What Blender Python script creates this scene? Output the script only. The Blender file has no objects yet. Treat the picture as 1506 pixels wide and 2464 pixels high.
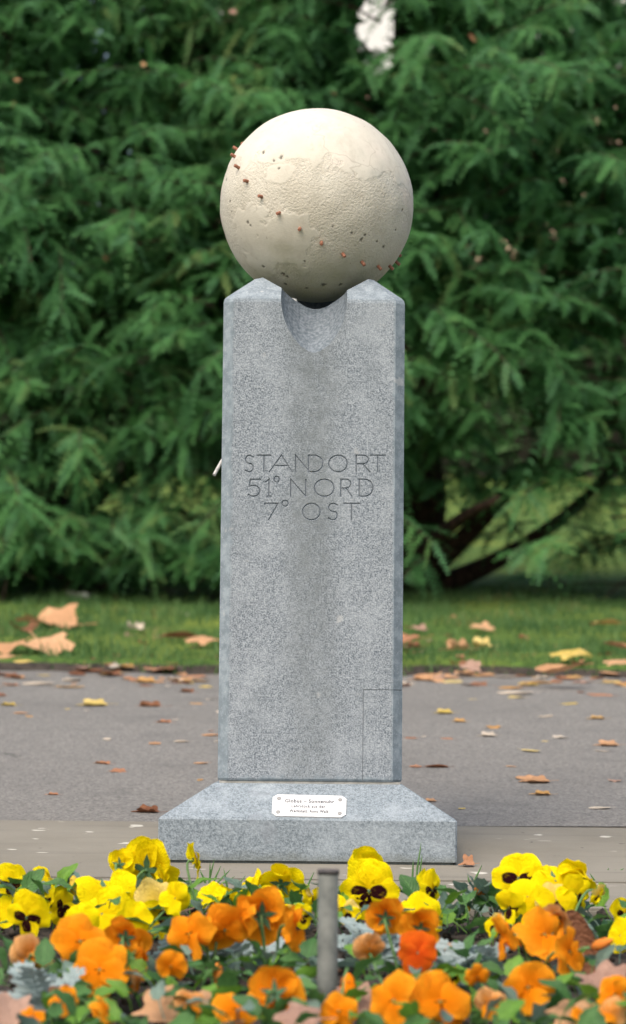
import bpy, bmesh, math, random
import numpy as np
from mathutils import Vector, Matrix, noise
random.seed(11); RNG = np.random.default_rng(5)
SC = bpy.context.scene
COL = SC.collection
R = math.radians

# ------------------------------------------------------------------ camera
F, XC, YH, ROLL = 7222.0, 753.0, 1050.0, R(0.55)     # focal length and horizon in units of a 1506 x 2464 picture
CD, CH = 4.6, 0.645                                   # camera distance to the pillar face, camera height
cam = bpy.data.cameras.new('camera'); camo = bpy.data.objects.new('camera', cam); COL.objects.link(camo)
cam.sensor_fit = 'VERTICAL'; cam.sensor_height = 36; cam.lens = F / 2464 * 36
cam.shift_y = -(1232 - YH) / 2464; cam.shift_x = 0
# the ground rises away from the camera: the place is laid out on its ground plane and that plane is tilted about the foot of the plinth
TILT = math.atan((1790 - YH) / F); PIV = Vector((0, -0.075, 0))
TT = Matrix.Translation(PIV) @ Matrix.Rotation(TILT, 4, 'X') @ Matrix.Translation(-PIV)
camo.matrix_world = TT @ Matrix.Translation((0, -CD, CH)) @ Matrix.Rotation(-ROLL, 4, 'Y') @ Matrix.Rotation(math.pi / 2, 4, 'X')
cam.clip_start = 0.1; cam.clip_end = 1500
cam.dof.use_dof = True; cam.dof.focus_distance = CD - 0.06; cam.dof.aperture_fstop = 6.6
SC.camera = camo

# ------------------------------------------------------------------ sky, sun, exposure (overcast)
SUN_EL, SUN_AZ = R(55), R(208)        # azimuth measured from +Y clockwise
w = bpy.data.worlds.new('World'); SC.world = w; w.use_nodes = True
nt = w.node_tree; nt.nodes.clear()
sky = nt.nodes.new('ShaderNodeTexSky'); sky.sky_type = 'NISHITA'; sky.sun_disc = False
sky.sun_elevation = SUN_EL; sky.sun_rotation = SUN_AZ; sky.dust_density = 6.0; sky.air_density = 1.3; sky.ozone_density = 0.8
bg = nt.nodes.new('ShaderNodeBackground'); bg.inputs['Strength'].default_value = 0.15
wo = nt.nodes.new('ShaderNodeOutputWorld')
nt.links.new(sky.outputs[0], bg.inputs[0]); nt.links.new(bg.outputs[0], wo.inputs[0])
sl = bpy.data.lights.new('sun', 'SUN'); sl.energy = 1.4; sl.angle = R(70); sl.color = (1.0, 0.97, 0.92)
so = bpy.data.objects.new('sun', sl); COL.objects.link(so)
sd = Vector((math.sin(SUN_AZ) * math.cos(SUN_EL), math.cos(SUN_AZ) * math.cos(SUN_EL), math.sin(SUN_EL)))
so.rotation_euler = sd.to_track_quat('Z', 'Y').to_euler(); so.location = (0, 0, 20)
SC.view_settings.view_transform = 'Standard'; SC.view_settings.look = 'None'
SC.view_settings.gamma = 1; SC.view_settings.exposure = 0.55; SC.view_settings.use_curve_mapping = False
SC.cycles.use_denoising = True; SC.cycles.max_bounces = 8; SC.cycles.transparent_max_bounces = 4

# ------------------------------------------------------------------ helpers
def P(xd, yd, Z):
    """point at camera distance Z seen at picture position (xd, yd)"""
    dx, dy = xd - XC, yd - YH
    c, s = math.cos(ROLL), math.sin(ROLL)
    ux, uy = dx * c + dy * s, -dx * s + dy * c
    return Vector((ux / F * Z, Z - CD, CH - uy / F * Z))
def G(xd, yd, z=0.0):
    """point on the level z seen at picture position (xd, yd)"""
    dx, dy = xd - XC, yd - YH
    c, s = math.cos(ROLL), math.sin(ROLL)
    ux, uy = dx * c + dy * s, -dx * s + dy * c
    Z = (CH - z) * F / uy
    return Vector((ux / F * Z, Z - CD, z))

def ray(xd, yd):
    dx, dy = xd - XC, yd - YH
    c, s = math.cos(ROLL), math.sin(ROLL)
    return TT @ Vector((0, -CD, CH)), TT.to_3x3() @ Vector(((dx * c + dy * s) / F, 1, -(-dx * s + dy * c) / F))
def DP(xd, yd, y):
    """point on the upright plane at depth y seen at picture position (xd, yd)"""
    o, d = ray(xd, yd); return o + d * ((y - o.y) / d.y)
PZ1 = DP(742, 1971, -0.075).z; PZ2 = DP(750, 1886, 0.0).z; PZ0 = PZ2 + 0.0035      # plinth edge, plinth top, foot of the pillar
SH = DP(753, 720, 0.0).z                                                          # shoulder of the pillar
PW = (DP(1100, 2025, -0.075) - DP(380, 2025, -0.075)).x / 2; HW = (DP(974, 1860, 0.0) - DP(529.5, 1860, 0.0)).x / 2
PCX = (DP(974, 1860, 0.0) + DP(529.5, 1860, 0.0)).x / 2; PLX = (DP(1100, 2025, -0.075) + DP(380, 2025, -0.075)).x / 2
GC = DP(762, 495, 0.14); GR = 233 / F * ((TT.inverted() @ GC).y + CD)
print('DIAL', PZ1, PZ2, SH, PW, HW, PCX, PLX, tuple(GC), GR)
def tag(o, label=None, cat=None, group=None, kind=None):
    if label: o['label'] = label
    if cat: o['category'] = cat
    if group: o['group'] = group
    if kind: o['kind'] = kind
    return o
def link(o, parent=None):
    COL.objects.link(o)
    if parent is not None: o.parent = parent
    return o
def empty(name, loc=(0, 0, 0)):
    o = bpy.data.objects.new(name, None); o.empty_display_size = 0.05; o.location = loc
    return link(o)
def obj(name, me, mat=None, parent=None, smooth=False):
    o = bpy.data.objects.new(name, me)
    if mat is not None:
        if len(me.materials) == 0: me.materials.append(mat)
        elif me.materials[0] is not mat:
            o.material_slots[0].link = 'OBJECT'; o.material_slots[0].material = mat
    if smooth: me.polygons.foreach_set('use_smooth', [True] * len(me.polygons))
    return link(o, parent)
def bm_mesh(bm, name='m'):
    me = bpy.data.meshes.new(name); bm.normal_update(); bm.to_mesh(me); bm.free(); return me
def np_mesh(name, verts, faces, attrs=None, smooth=False):
    """faces: (n,k) int array, all with the same k"""
    me = bpy.data.meshes.new(name)
    n, k = faces.shape
    me.vertices.add(len(verts)); me.vertices.foreach_set('co', np.asarray(verts, np.float32).ravel())
    me.loops.add(n * k); me.loops.foreach_set('vertex_index', faces.astype(np.int32).ravel())
    me.polygons.add(n); me.polygons.foreach_set('loop_start', np.arange(0, n * k, k, dtype=np.int32))
    if smooth: me.polygons.foreach_set('use_smooth', np.ones(n, bool))
    for nm, a in (attrs or {}).items():
        at = me.attributes.new(nm, 'FLOAT', 'POINT'); at.data.foreach_set('value', np.asarray(a, np.float32))
    me.update(calc_edges=True); return me
def box(bm, x0, x1, y0, y1, z0, z1, bev=0):
    vs = [bm.verts.new((x, y, z)) for z in (z0, z1) for x, y in ((x0, y0), (x1, y0), (x1, y1), (x0, y1))]
    fs = [(3, 2, 1, 0), (4, 5, 6, 7), (0, 1, 5, 4), (1, 2, 6, 5), (2, 3, 7, 6), (3, 0, 4, 7)]
    nf = [bm.faces.new([vs[i] for i in f]) for f in fs]
    if bev:
        es = list({e for f in nf for e in f.edges}); bmesh.ops.bevel(bm, geom=es, offset=bev, segments=2, affect='EDGES')
def tube(bm, pts, rad, seg=8, cap=True, flat=1.0):
    """sweep a ring along pts; rad: number or list"""
    pts = [Vector(p) for p in pts]; n = len(pts)
    if not hasattr(rad, '__len__'): rad = [rad] * n
    ref = None; rings = []
    for i, p in enumerate(pts):
        t = (pts[min(i + 1, n - 1)] - pts[max(i - 1, 0)]).normalized()
        if ref is None: ref = t.orthogonal().normalized()
        ref = (ref - t * ref.dot(t)).normalized(); b = t.cross(ref)
        rings.append([bm.verts.new(p + (ref * math.cos(a) + b * math.sin(a) * flat) * rad[i]) for a in [2 * math.pi * k / seg for k in range(seg)]])
    for a, b in zip(rings, rings[1:]):
        for k in range(seg): bm.faces.new((a[k], a[(k + 1) % seg], b[(k + 1) % seg], b[k]))
    if cap: bm.faces.new(rings[0][::-1]); bm.faces.new(rings[-1])
def tube_mesh(pts, rad, seg=8, smooth=True):
    bm = bmesh.new(); tube(bm, pts, rad, seg); me = bm_mesh(bm)
    if smooth: me.polygons.foreach_set('use_smooth', [True] * len(me.polygons))
    return me
def bezier(a, b, c, d, n=8):
    a, b, c, d = map(Vector, (a, b, c, d))
    return [a * (1 - t) ** 3 + b * 3 * t * (1 - t) ** 2 + c * 3 * t * t * (1 - t) + d * t ** 3 for t in [i / (n - 1) for i in range(n)]]

# ------------------------------------------------------------------ material helpers
class M:
    def __init__(s, name, rough=0.8, spec=0.3):
        s.m = bpy.data.materials.new(name); s.m.use_nodes = True; s.t = s.m.node_tree
        s.b = s.t.nodes['Principled BSDF']; s.out = s.t.nodes['Material Output']
        s.b.inputs['Roughness'].default_value = rough; s.b.inputs['Specular IOR Level'].default_value = spec
        s.co = s.t.nodes.new('ShaderNodeTexCoord')
    def n(s, ty, **kw):
        nd = s.t.nodes.new(ty)
        for k, v in kw.items(): setattr(nd, k, v)
        return nd
    def put(s, sock, v):
        if isinstance(v, bpy.types.NodeSocket): s.t.links.new(v, sock)
        elif isinstance(v, tuple) and len(v) == 3 and sock.type == 'RGBA': sock.default_value = (*v, 1)
        else: sock.default_value = v
    def coord(s, scale=(1, 1, 1), kind='Object'):
        mp = s.n('ShaderNodeMapping'); s.put(mp.inputs['Vector'], s.co.outputs[kind]); mp.inputs['Scale'].default_value = scale
        return mp.outputs[0]
    def noise(s, scale, detail=3, rough=0.55, vec=None, dist=0.0):
        nd = s.n('ShaderNodeTexNoise'); s.put(nd.inputs['Vector'], vec or s.co.outputs['Object'])
        nd.inputs['Scale'].default_value = scale; nd.inputs['Detail'].default_value = detail
        nd.inputs['Roughness'].default_value = rough; nd.inputs['Distortion'].default_value = dist
        return nd.outputs['Fac']
    def voro(s, scale, vec=None, feat='F1', out='Distance', rnd=1.0):
        nd = s.n('ShaderNodeTexVoronoi', feature=feat); s.put(nd.inputs['Vector'], vec or s.co.outputs['Object'])
        nd.inputs['Scale'].default_value = scale; nd.inputs['Randomness'].default_value = rnd
        return nd.outputs[out]
    def step(s, v, a, b, lo=0.0, hi=1.0):
        nd = s.n('ShaderNodeMapRange', interpolation_type='SMOOTHSTEP'); s.put(nd.inputs[0], v)
        for i, q in zip((1, 2, 3, 4), (a, b, lo, hi)): nd.inputs[i].default_value = q
        return nd.outputs[0]
    def math(s, op, a, b=0.0, c=None):
        nd = s.n('ShaderNodeMath', operation=op); s.put(nd.inputs[0], a); s.put(nd.inputs[1], b)
        if c is not None: s.put(nd.inputs[2], c)
        return nd.outputs[0]
    def mix(s, f, a, b, mode='MIX'):
        nd = s.n('ShaderNodeMix', data_type='RGBA', blend_type=mode)
        s.put(nd.inputs[0], f); s.put(nd.inputs[6], a); s.put(nd.inputs[7], b)
        return nd.outputs[2]
    def xyz(s, v=None):
        nd = s.n('ShaderNodeSeparateXYZ'); s.put(nd.inputs[0], v or s.co.outputs['Object']); return nd.outputs
    def attr(s, name):
        nd = s.n('ShaderNodeAttribute', attribute_name=name); return nd.outputs['Fac']
    def rnd(s):
        return s.n('ShaderNodeObjectInfo').outputs['Random']
    def color(s, c): s.put(s.b.inputs['Base Color'], c); return s
    def bump(s, h, strength=0.5, dist=0.002):
        nd = s.n('ShaderNodeBump'); s.put(nd.inputs['Height'], h); s.put(nd.inputs['Strength'], strength); nd.inputs['Distance'].default_value = dist
        s.put(s.b.inputs['Normal'], nd.outputs[0]); return s
    def translucent(s, col, fac):
        tr = s.n('ShaderNodeBsdfTranslucent'); s.put(tr.inputs[0], col)
        mx = s.n('ShaderNodeMixShader'); mx.inputs[0].default_value = fac
        s.t.links.new(s.b.outputs[0], mx.inputs[1]); s.t.links.new(tr.outputs[0], mx.inputs[2]); s.t.links.new(mx.outputs[0], s.out.inputs[0]); return s

def stone_material():
    m = M('bush_hammered_grey_stone', 0.85, 0.3)
    x, y, z = m.xyz()[:3]
    fine = m.noise(420, 2, 0.6); mid = m.noise(160, 3, 0.6); big = m.noise(15, 6, 0.7); cloud = m.noise(4.2, 6, 0.68)
    g = m.math('ADD', m.math('MULTIPLY', fine, 0.65), m.math('MULTIPLY', mid, 0.35))
    g = m.step(g, 0.34, 0.66)
    c = m.mix(g, (0.092, 0.115, 0.138), (0.385, 0.422, 0.460))
    c = m.mix(m.step(big, 0.44, 0.68, 0, 0.45), c, (0.41, 0.447, 0.482))
    c = m.mix(m.step(cloud, 0.50, 0.66, 0, 0.55), c, (0.19, 0.218, 0.24))
    # water stain running down the middle from the spout
    ax = m.math('ABSOLUTE', m.math('ADD', x, m.math('MULTIPLY', m.math('SUBTRACT', m.noise(7, 3), 0.5), 0.09)))
    band = m.math('MULTIPLY', m.step(ax, 0.012, 0.06, 1, 0), m.step(m.noise(48, 4, 0.7), 0.30, 0.70, 0.35, 1))
    band = m.math('MULTIPLY', band, m.step(z, 0.16, 0.60, 0.50, 0.78))
    c = m.mix(band, c, (0.150, 0.170, 0.178))
    # smooth dressed margin along the edges, ragged on its inner side
    rag = m.math('MULTIPLY', m.math('SUBTRACT', m.noise(70, 3, 0.6), 0.5), 0.012)
    edge = m.math('ADD', m.math('ABSOLUTE', x), rag)
    rag2 = m.math('ADD', z, m.math('MULTIPLY', m.math('SUBTRACT', m.noise(38, 3, 0.6), 0.5), 0.035))
    mar = m.math('MAXIMUM', m.step(edge, HW - 0.019, HW - 0.014), m.step(rag2, PZ0 + 0.001, PZ0 + 0.010, 1, 0))
    top = m.step(z, SH - 0.008, SH + 0.002)
    mar = m.math('MAXIMUM', mar, m.math('MULTIPLY', top, 0.75))
    smooth = m.mix(m.step(m.noise(60, 4, 0.65), 0.35, 0.7), (0.175, 0.215, 0.245), (0.285, 0.335, 0.372))
    smooth = m.mix(m.step(m.noise(420, 1), 0.60, 0.72, 0, 0.5), smooth, (0.42, 0.44, 0.47))
    c = m.mix(mar, c, smooth)
    # pale lime spots
    c = m.mix(m.step(m.noise(34, 3), 0.68, 0.76, 0, 0.4), c, (0.56, 0.56, 0.55))
    m.color(c)
    m.bump(m.math('ADD', fine, m.math('MULTIPLY', mid, 0.8)), m.math('SUBTRACT', 0.45, m.math('MULTIPLY', mar, 0.33)), 0.002)
    return m.m
def plinth_material():
    m = M('grey_plinth_stone', 0.85, 0.3)
    fine = m.noise(420, 2, 0.6); mid = m.noise(160, 3, 0.6); big = m.noise(13, 4, 0.6)
    z = m.xyz()[2]
    g = m.step(m.math('ADD', m.math('MULTIPLY', fine, 0.6), m.math('MULTIPLY', mid, 0.4)), 0.32, 0.68)
    c = m.mix(g, (0.115, 0.144, 0.166), (0.30, 0.345, 0.38))
    c = m.mix(m.step(big, 0.45, 0.72, 0, 0.5), c, (0.385, 0.435, 0.475))
    c = m.mix(m.step(m.noise(24, 3), 0.60, 0.72, 0, 0.5), c, (0.16, 0.18, 0.205))
    low = m.math('ADD', z, m.math('MULTIPLY', m.math('SUBTRACT', m.noise(30, 3), 0.5), 0.03))
    c = m.mix(m.step(low, 0.004, 0.02, 0.5, 0), c, (0.13, 0.14, 0.12))
    m.color(c); m.bump(m.math('ADD', fine, mid), 0.45, 0.002)
    return m.m
def simple(name, c0, c1, scale=20, rough=0.8, bump=0.3, bscale=None, bdist=0.002, spec=0.3, coord='Object'):
    m = M(name, rough, spec)
    v = m.co.outputs[coord]
    m.color(m.mix(m.step(m.noise(scale, 4, 0.6, v), 0.32, 0.68), c0, c1))
    if bump: m.bump(m.noise(bscale or scale * 3, 3, 0.6, v), bump, bdist)
    return m.m

MAT = {}
MAT['stone'] = stone_material(); MAT['plinth'] = plinth_material()
MAT['dressed_shade'] = simple('shade_dark_cradle_stone', (0.105, 0.13, 0.152), (0.21, 0.24, 0.27), 200, 0.85, 0.4, 300)  # tooled stone with the shade under the globe put into its colour
MAT['groove'] = simple('letter_groove_stone', (0.215, 0.245, 0.275), (0.27, 0.30, 0.335), 90, 0.8, 0.2)
MAT['mortar'] = simple('pale_mortar', (0.26, 0.26, 0.24), (0.40, 0.39, 0.36), 60, 0.95, 0.5)
MAT['gap_light_white'] = simple('gap_light_white', (0.7, 0.7, 0.66), (0.8, 0.8, 0.77), 60, 0.95, 0.4)  # white that stands in for light in the gap under the globe
MAT['pin'] = simple('rusty_copper_pin', (0.22, 0.085, 0.05), (0.34, 0.15, 0.09), 400, 0.6, 0.2, spec=0.4)
MAT['steel'] = simple('pale_weathered_steel', (0.40, 0.40, 0.38), (0.52, 0.52, 0.50), 200, 0.4, 0.1, spec=0.5)
MAT['screw'] = simple('grey_screw', (0.22, 0.22, 0.22), (0.36, 0.36, 0.35), 300, 0.45, 0.2, spec=0.5)
MAT['ink'] = simple('engraved_dark_lettering', (0.02, 0.022, 0.028), (0.05, 0.055, 0.06), 300, 0.8, 0)
def plate_material():
    m = M('white_enamel_plate', 0.35, 0.5)
    c = m.mix(m.step(m.noise(60, 4, 0.6), 0.55, 0.8, 0, 0.5), (0.68, 0.69, 0.70), (0.54, 0.55, 0.55))
    m.color(m.mix(m.step(m.noise(300, 2), 0.72, 0.78, 0, 0.6), c, (0.38, 0.38, 0.36))); return m.m
MAT['plate'] = plate_material()
def globe_material():
    m = M('cream_sandstone', 0.75, 0.3)
    x, y, z = m.xyz()[:3]
    n1 = m.noise(14, 4, 0.6); n2 = m.noise(60, 3, 0.6); fine = m.noise(300, 2, 0.6)
    c = m.mix(m.step(n1, 0.3, 0.7), (0.51, 0.472, 0.39), (0.61, 0.575, 0.49))
    c = m.mix(m.step(m.noise(9, 3), 0.56, 0.72, 0, 0.55), c, (0.64, 0.54, 0.47))
    c = m.mix(m.step(m.noise(11, 3, 0.5, m.coord((1, 1, 1.7))), 0.58, 0.74, 0, 0.5), c, (0.50, 0.50, 0.455))
    sm = m.attr('smooth')
    c = m.mix(m.math('MULTIPLY', sm, 0.30), c, (0.63, 0.60, 0.52))
    c = m.mix(m.step(n2, 0.55, 0.75, 0, 0.35), c, (0.42, 0.37, 0.29))
    c = m.mix(m.step(m.noise(9, 5, 0.65, m.coord((2.4, 2.4, 0.5))), 0.52, 0.72, 0, 0.4), c, (0.40, 0.375, 0.31))
    # algae stain on the underside
    al = m.math('ADD', z, m.math('MULTIPLY', m.math('SUBTRACT', m.noise(12, 4, 0.6), 0.5), 0.16))
    c = m.mix(m.step(al, -0.165, -0.085, 0.7, 0), c, (0.36, 0.34, 0.18))
    # small dark lichen pits
    warp = m.n('ShaderNodeVectorMath', operation='ADD'); nz = m.n('ShaderNodeTexNoise'); nz.inputs['Scale'].default_value = 22
    m.put(nz.inputs['Vector'], m.co.outputs['Object']); sc_ = m.n('ShaderNodeVectorMath', operation='SCALE'); m.put(sc_.inputs[0], nz.outputs['Color']); sc_.inputs['Scale'].default_value = 0.09
    m.put(warp.inputs[0], m.co.outputs['Object']); m.put(warp.inputs[1], sc_.outputs[0])
    cr = m.voro(11, warp.outputs[0], 'DISTANCE_TO_EDGE')
    c = m.mix(m.math('MULTIPLY', m.step(cr, 0.0, 0.022, 0.45, 0), m.step(m.noise(8, 2), 0.50, 0.60)), c, (0.30, 0.26, 0.20))
    c = m.mix(m.step(m.noise(28, 5, 0.7), 0.50, 0.68, 0, 0.35), c, (0.44, 0.40, 0.33))
    c = m.mix(m.math('MULTIPLY', m.attr('pit'), 0.85), c, (0.085, 0.078, 0.06))
    c = m.mix(m.step(m.noise(170, 2), 0.70, 0.78, 0, 0.5), c, (0.25, 0.21, 0.15))
    m.color(c)
    st = m.math('SUBTRACT', 0.8, m.math('MULTIPLY', sm, 0.62))
    m.bump(m.math('ADD', fine, m.math('MULTIPLY', m.noise(230, 3, 0.7), 1.2)), st, 0.0018)
    return m.m
MAT['globe'] = globe_material()

def asphalt_material():
    m = M('worn_asphalt', 0.9, 0.25)
    sp = m.voro(260, out='Color'); sv = m.n('ShaderNodeSeparateColor'); m.put(sv.inputs[0], sp)
    big = m.noise(1.1, 4, 0.6); n = m.noise(120, 3, 0.7)
    c = m.mix(m.step(sv.outputs[0], 0.1, 0.95), (0.115, 0.111, 0.104), (0.262, 0.251, 0.232))
    c = m.mix(m.step(n, 0.4, 0.7, 0, 0.4), c, (0.17, 0.164, 0.152))
    c = m.mix(m.step(big, 0.35, 0.7, 0, 0.45), c, (0.135, 0.130, 0.122))
    c = m.mix(m.step(m.noise(4.5, 5, 0.7), 0.52, 0.66, 0, 0.4), c, (0.115, 0.112, 0.106))
    ck = m.voro(0.9, m.coord((1, 1.4, 1)), 'DISTANCE_TO_EDGE'); ck = m.math('ADD', ck, m.math('MULTIPLY', m.math('SUBTRACT', m.noise(14, 4, 0.6), 0.5), 0.06))
    c = m.mix(m.math('MULTIPLY', m.step(m.math('ABSOLUTE', ck), 0.0, 0.006, 0.6, 0), m.step(m.noise(1.7, 2), 0.52, 0.6)), c, (0.05, 0.048, 0.045))
    m.color(c); m.bump(m.math('ADD', sv.outputs[1], n), 0.6, 0.003); return m.m
def slab_material():
    m = M('sandstone_slab', 0.85, 0.3)
    n = m.noise(3.0, 5, 0.65); st = m.noise(2.2, 4, 0.6, m.coord((1, 9, 1))); f = m.noise(260, 3, 0.7)
    c = m.mix(m.step(n, 0.3, 0.7), (0.172, 0.157, 0.124), (0.218, 0.202, 0.166))
    c = m.mix(m.step(st, 0.5, 0.72, 0, 0.55), c, (0.138, 0.127, 0.104))
    c = m.mix(m.step(f, 0.4, 0.7, 0, 0.4), c, (0.225, 0.212, 0.19))
    fl = m.noise(15, 2, 0.5, m.coord((1, 1.6, 1))); pk = m.noise(2.6, 2)
    c = m.mix(m.math('MULTIPLY', m.step(fl, 0.66, 0.69, 0, 0.9), m.step(pk, 0.46, 0.56)), c, (0.52, 0.50, 0.44))
    c = m.mix(m.step(m.noise(33, 2), 0.73, 0.76, 0, 0.8), c, (0.05, 0.048, 0.042))
    m.color(c); m.bump(m.math('ADD', f, m.math('MULTIPLY', fl, 2.0)), 0.4, 0.002); return m.m
MAT['asphalt'] = asphalt_material(); MAT['slab'] = slab_material()
MAT['soil'] = simple('dark_garden_soil', (0.018, 0.014, 0.011), (0.065, 0.052, 0.042), 60, 0.95, 1.0, 120, 0.006)
MAT['joint'] = simple('earth_filled_joint', (0.02, 0.018, 0.014), (0.06, 0.055, 0.04), 80, 0.95, 0.8)
def lawn_material():
    m = M('lawn_turf', 0.95, 0.15)
    a = m.noise(26, 4, 0.65); b = m.noise(0.9, 4, 0.6); e = m.noise(7, 3, 0.6)
    c = m.mix(m.step(a, 0.3, 0.7), (0.035, 0.07, 0.016), (0.085, 0.155, 0.03))
    c = m.mix(m.step(b, 0.4, 0.65, 0, 0.65), c, (0.17, 0.21, 0.035))
    c = m.mix(m.step(e, 0.62, 0.74, 0, 0.7), c, (0.12, 0.085, 0.045))
    m.color(c); m.bump(a, 0.9, 0.02); return m.m
MAT['lawn'] = lawn_material()
def blade_material():
    m = M('grass_blade', 0.6, 0.3)
    r = m.attr('rnd')
    c = m.mix(m.step(r, 0.0, 0.75), (0.048, 0.118, 0.036), (0.125, 0.228, 0.070))
    c = m.mix(m.step(r, 0.88, 1.0), c, (0.26, 0.25, 0.09))
    m.color(c).translucent(c, 0.35); return m.m
MAT['blade'] = blade_material()
def needle_material():
    m = M('conifer_needles', 0.6, 0.15)
    r = m.attr('rnd'); q = m.attr('rnd2')
    c = m.mix(m.step(r, 0.05, 0.55), (0.036, 0.118, 0.038), (0.096, 0.258, 0.080))
    c = m.mix(m.step(r, 0.62, 0.95), c, (0.23, 0.300, 0.10))
    c = m.mix(m.step(q, 0.55, 1.0, 0, 0.7), c, (0.110, 0.265, 0.13))
    m.color(c).translucent(c, 0.38); return m.m
MAT['needle'] = needle_material()
MAT['bark'] = simple('dark_flaking_bark', (0.022, 0.014, 0.010), (0.075, 0.042, 0.030), 30, 0.95, 1.0, 50, 0.01)
def petal_material(name, base, edge, blotch=None, size=0.5):
    m = M(name, 0.85, 0.08)
    uv = m.co.outputs['UV']; u, v = m.xyz(uv)[:2]; rr = m.rnd()
    cu = m.math('ABSOLUTE', m.math('SUBTRACT', u, 0.5))
    c = m.mix(m.step(v, 0.35, 1.0), base, edge)
    c = m.mix(m.math('MULTIPLY', rr, 0.25), c, tuple(x * f for x, f in zip(base, (0.97, 0.80, 0.7))))
    veins = m.noise(9, 2, 0.5, m.coord((7, 0.5, 1), 'UV'))
    c = m.mix(m.step(veins, 0.50, 0.75, 0, 0.35), c, (base[0] * 0.85, base[1] * 0.66, base[2] * 0.5))
    c = m.mix(m.step(v, 0.0, 0.40, 0.4, 0), c, (base[0] * 0.9, base[1] * 0.7, base[2]))
    if blotch:
        fr = m.math('MULTIPLY', m.math('SUBTRACT', m.noise(22, 2, 0.6, m.coord((6, 0.6, 1), 'UV')), 0.5), 0.16)
        d = m.math('ADD', m.math('ADD', v, m.math('MULTIPLY', m.math('POWER', cu, 2.0), 0.5)), fr)
        c = m.mix(m.step(d, size - 0.03, size + 0.03, 1, 0), c, blotch)
        c = m.mix(m.step(v, 0.03, 0.07, 1, 0), c, (0.55, 0.50, 0.02))
    c = m.mix(m.step(m.noise(3.5, 3, 0.6, uv), 0.5, 0.75, 0, 0.18 if base[1] > 0.5 else 0.4), c, tuple(min(1, q * f) for q, f in zip(edge, (1.0, 0.8, 0.7))))
    m.color(c); m.bump(m.math('ADD', veins, m.noise(5, 3, 0.6, uv)), 0.5, 0.03); m.translucent(c, 0.28); return m.m
YB, YE = (0.96, 0.74, 0.002), (0.98, 0.83, 0.004)
OB, OE = (0.96, 0.28, 0.004), (0.98, 0.40, 0.020)
MAT['yellow'] = petal_material('yellow_petal', YB, YE)
MAT['yellow_eye'] = petal_material('yellow_petal_dark_blotch', YB, YE, (0.028, 0.004, 0.006), 0.60)
MAT['pale_yellow'] = petal_material('pale_yellow_petal', (0.85, 0.62, 0.08), (0.88, 0.70, 0.22))
MAT['orange'] = petal_material('orange_petal', OB, OE)
MAT['orange_eye'] = petal_material('orange_petal_dark_base', OB, OE, (0.16, 0.035, 0.006), 0.16)
MAT['red_orange'] = petal_material('red_orange_petal', (0.80, 0.10, 0.008), (0.84, 0.17, 0.012))
MAT['peach'] = petal_material('withering_peach_petal', (0.80, 0.30, 0.05), (0.82, 0.48, 0.20))
def leaf_material(name, c0, c1, tr=0.3, rough=0.5):
    m = M(name, rough, 0.4)
    uv = m.co.outputs['UV']; u, v = m.xyz(uv)[:2]; rr = m.rnd()
    mid = m.math('ABSOLUTE', m.math('SUBTRACT', u, 0.5))
    c = m.mix(rr, c0, c1)
    c = m.mix(m.step(m.noise(6, 3, 0.6, uv), 0.35, 0.7, 0, 0.5), c, tuple(x * 0.7 for x in c0))
    rib = m.math('SINE', m.math('MULTIPLY', m.math('SUBTRACT', v, m.math('MULTIPLY', mid, 0.8)), 44.0))
    c = m.mix(m.step(mid, 0.0, 0.035, 0.45, 0), c, tuple(min(1, x * 1.7) for x in c1))
    m.color(c); m.bump(rib, 0.25, 0.02); m.translucent(c, tr); return m.m
MAT['leaf_green'] = leaf_material('pansy_leaf', (0.05, 0.145, 0.035), (0.10, 0.23, 0.06))
MAT['leaf_grey'] = leaf_material('glaucous_pansy_leaf', (0.10, 0.175, 0.135), (0.20, 0.29, 0.235))
MAT['leaf_bright'] = leaf_material('bright_green_leaf', (0.11, 0.26, 0.025), (0.17, 0.34, 0.04))
MAT['silver'] = leaf_material('silver_felted_leaf', (0.24, 0.31, 0.30), (0.35, 0.42, 0.42), 0.15, 0.9)
MAT['stem'] = simple('pansy_stem', (0.07, 0.16, 0.045), (0.13, 0.24, 0.09), 60, 0.6, 0)
MAT['sepal'] = simple('sepal_green', (0.045, 0.11, 0.05), (0.08, 0.17, 0.09), 60, 0.6, 0)
def dead_leaf_material(name, c0, c1, spot=(0.12, 0.06, 0.03)):
    m = M(name, 0.75, 0.3)
    uv = m.co.outputs['UV']
    rr = m.rnd()
    c = m.mix(rr, c0, c1)
    c = m.mix(m.step(m.noise(5, 4, 0.65, uv), 0.5, 0.75, 0, 0.55), c, spot)
    u_, v_ = m.xyz(uv)[:2]
    an = m.math('ARCTAN2', m.math('SUBTRACT', u_, 0.5), m.math('SUBTRACT', v_, 0.42))
    vein = m.math('MULTIPLY', m.math('ABSOLUTE', m.math('SINE', m.math('MULTIPLY', an, 3.3))), m.math('ADD', 0.35, m.math('ABSOLUTE', m.math('SUBTRACT', v_, 0.42))))
    c = m.mix(m.step(vein, 0.0, 0.045, 0.5, 0), c, tuple(x * 0.55 for x in c0))
    c = m.mix(m.step(m.noise(2.2, 3, 0.6, uv), 0.45, 0.7, 0, 0.5), c, tuple(min(1, x * 1.25) for x in c1))
    v = m.noise(14, 3, 0.6, uv)
    m.color(c); m.bump(v, 0.5, 0.03); m.translucent(c, 0.15); return m.m
MAT['tan'] = dead_leaf_material('tan_dead_leaf', (0.50, 0.27, 0.135), (0.60, 0.35, 0.19), (0.38, 0.20, 0.095))
MAT['pink_tan'] = dead_leaf_material('pinkish_tan_dead_leaf', (0.36, 0.215, 0.16), (0.44, 0.28, 0.21), (0.24, 0.13, 0.09))
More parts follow.
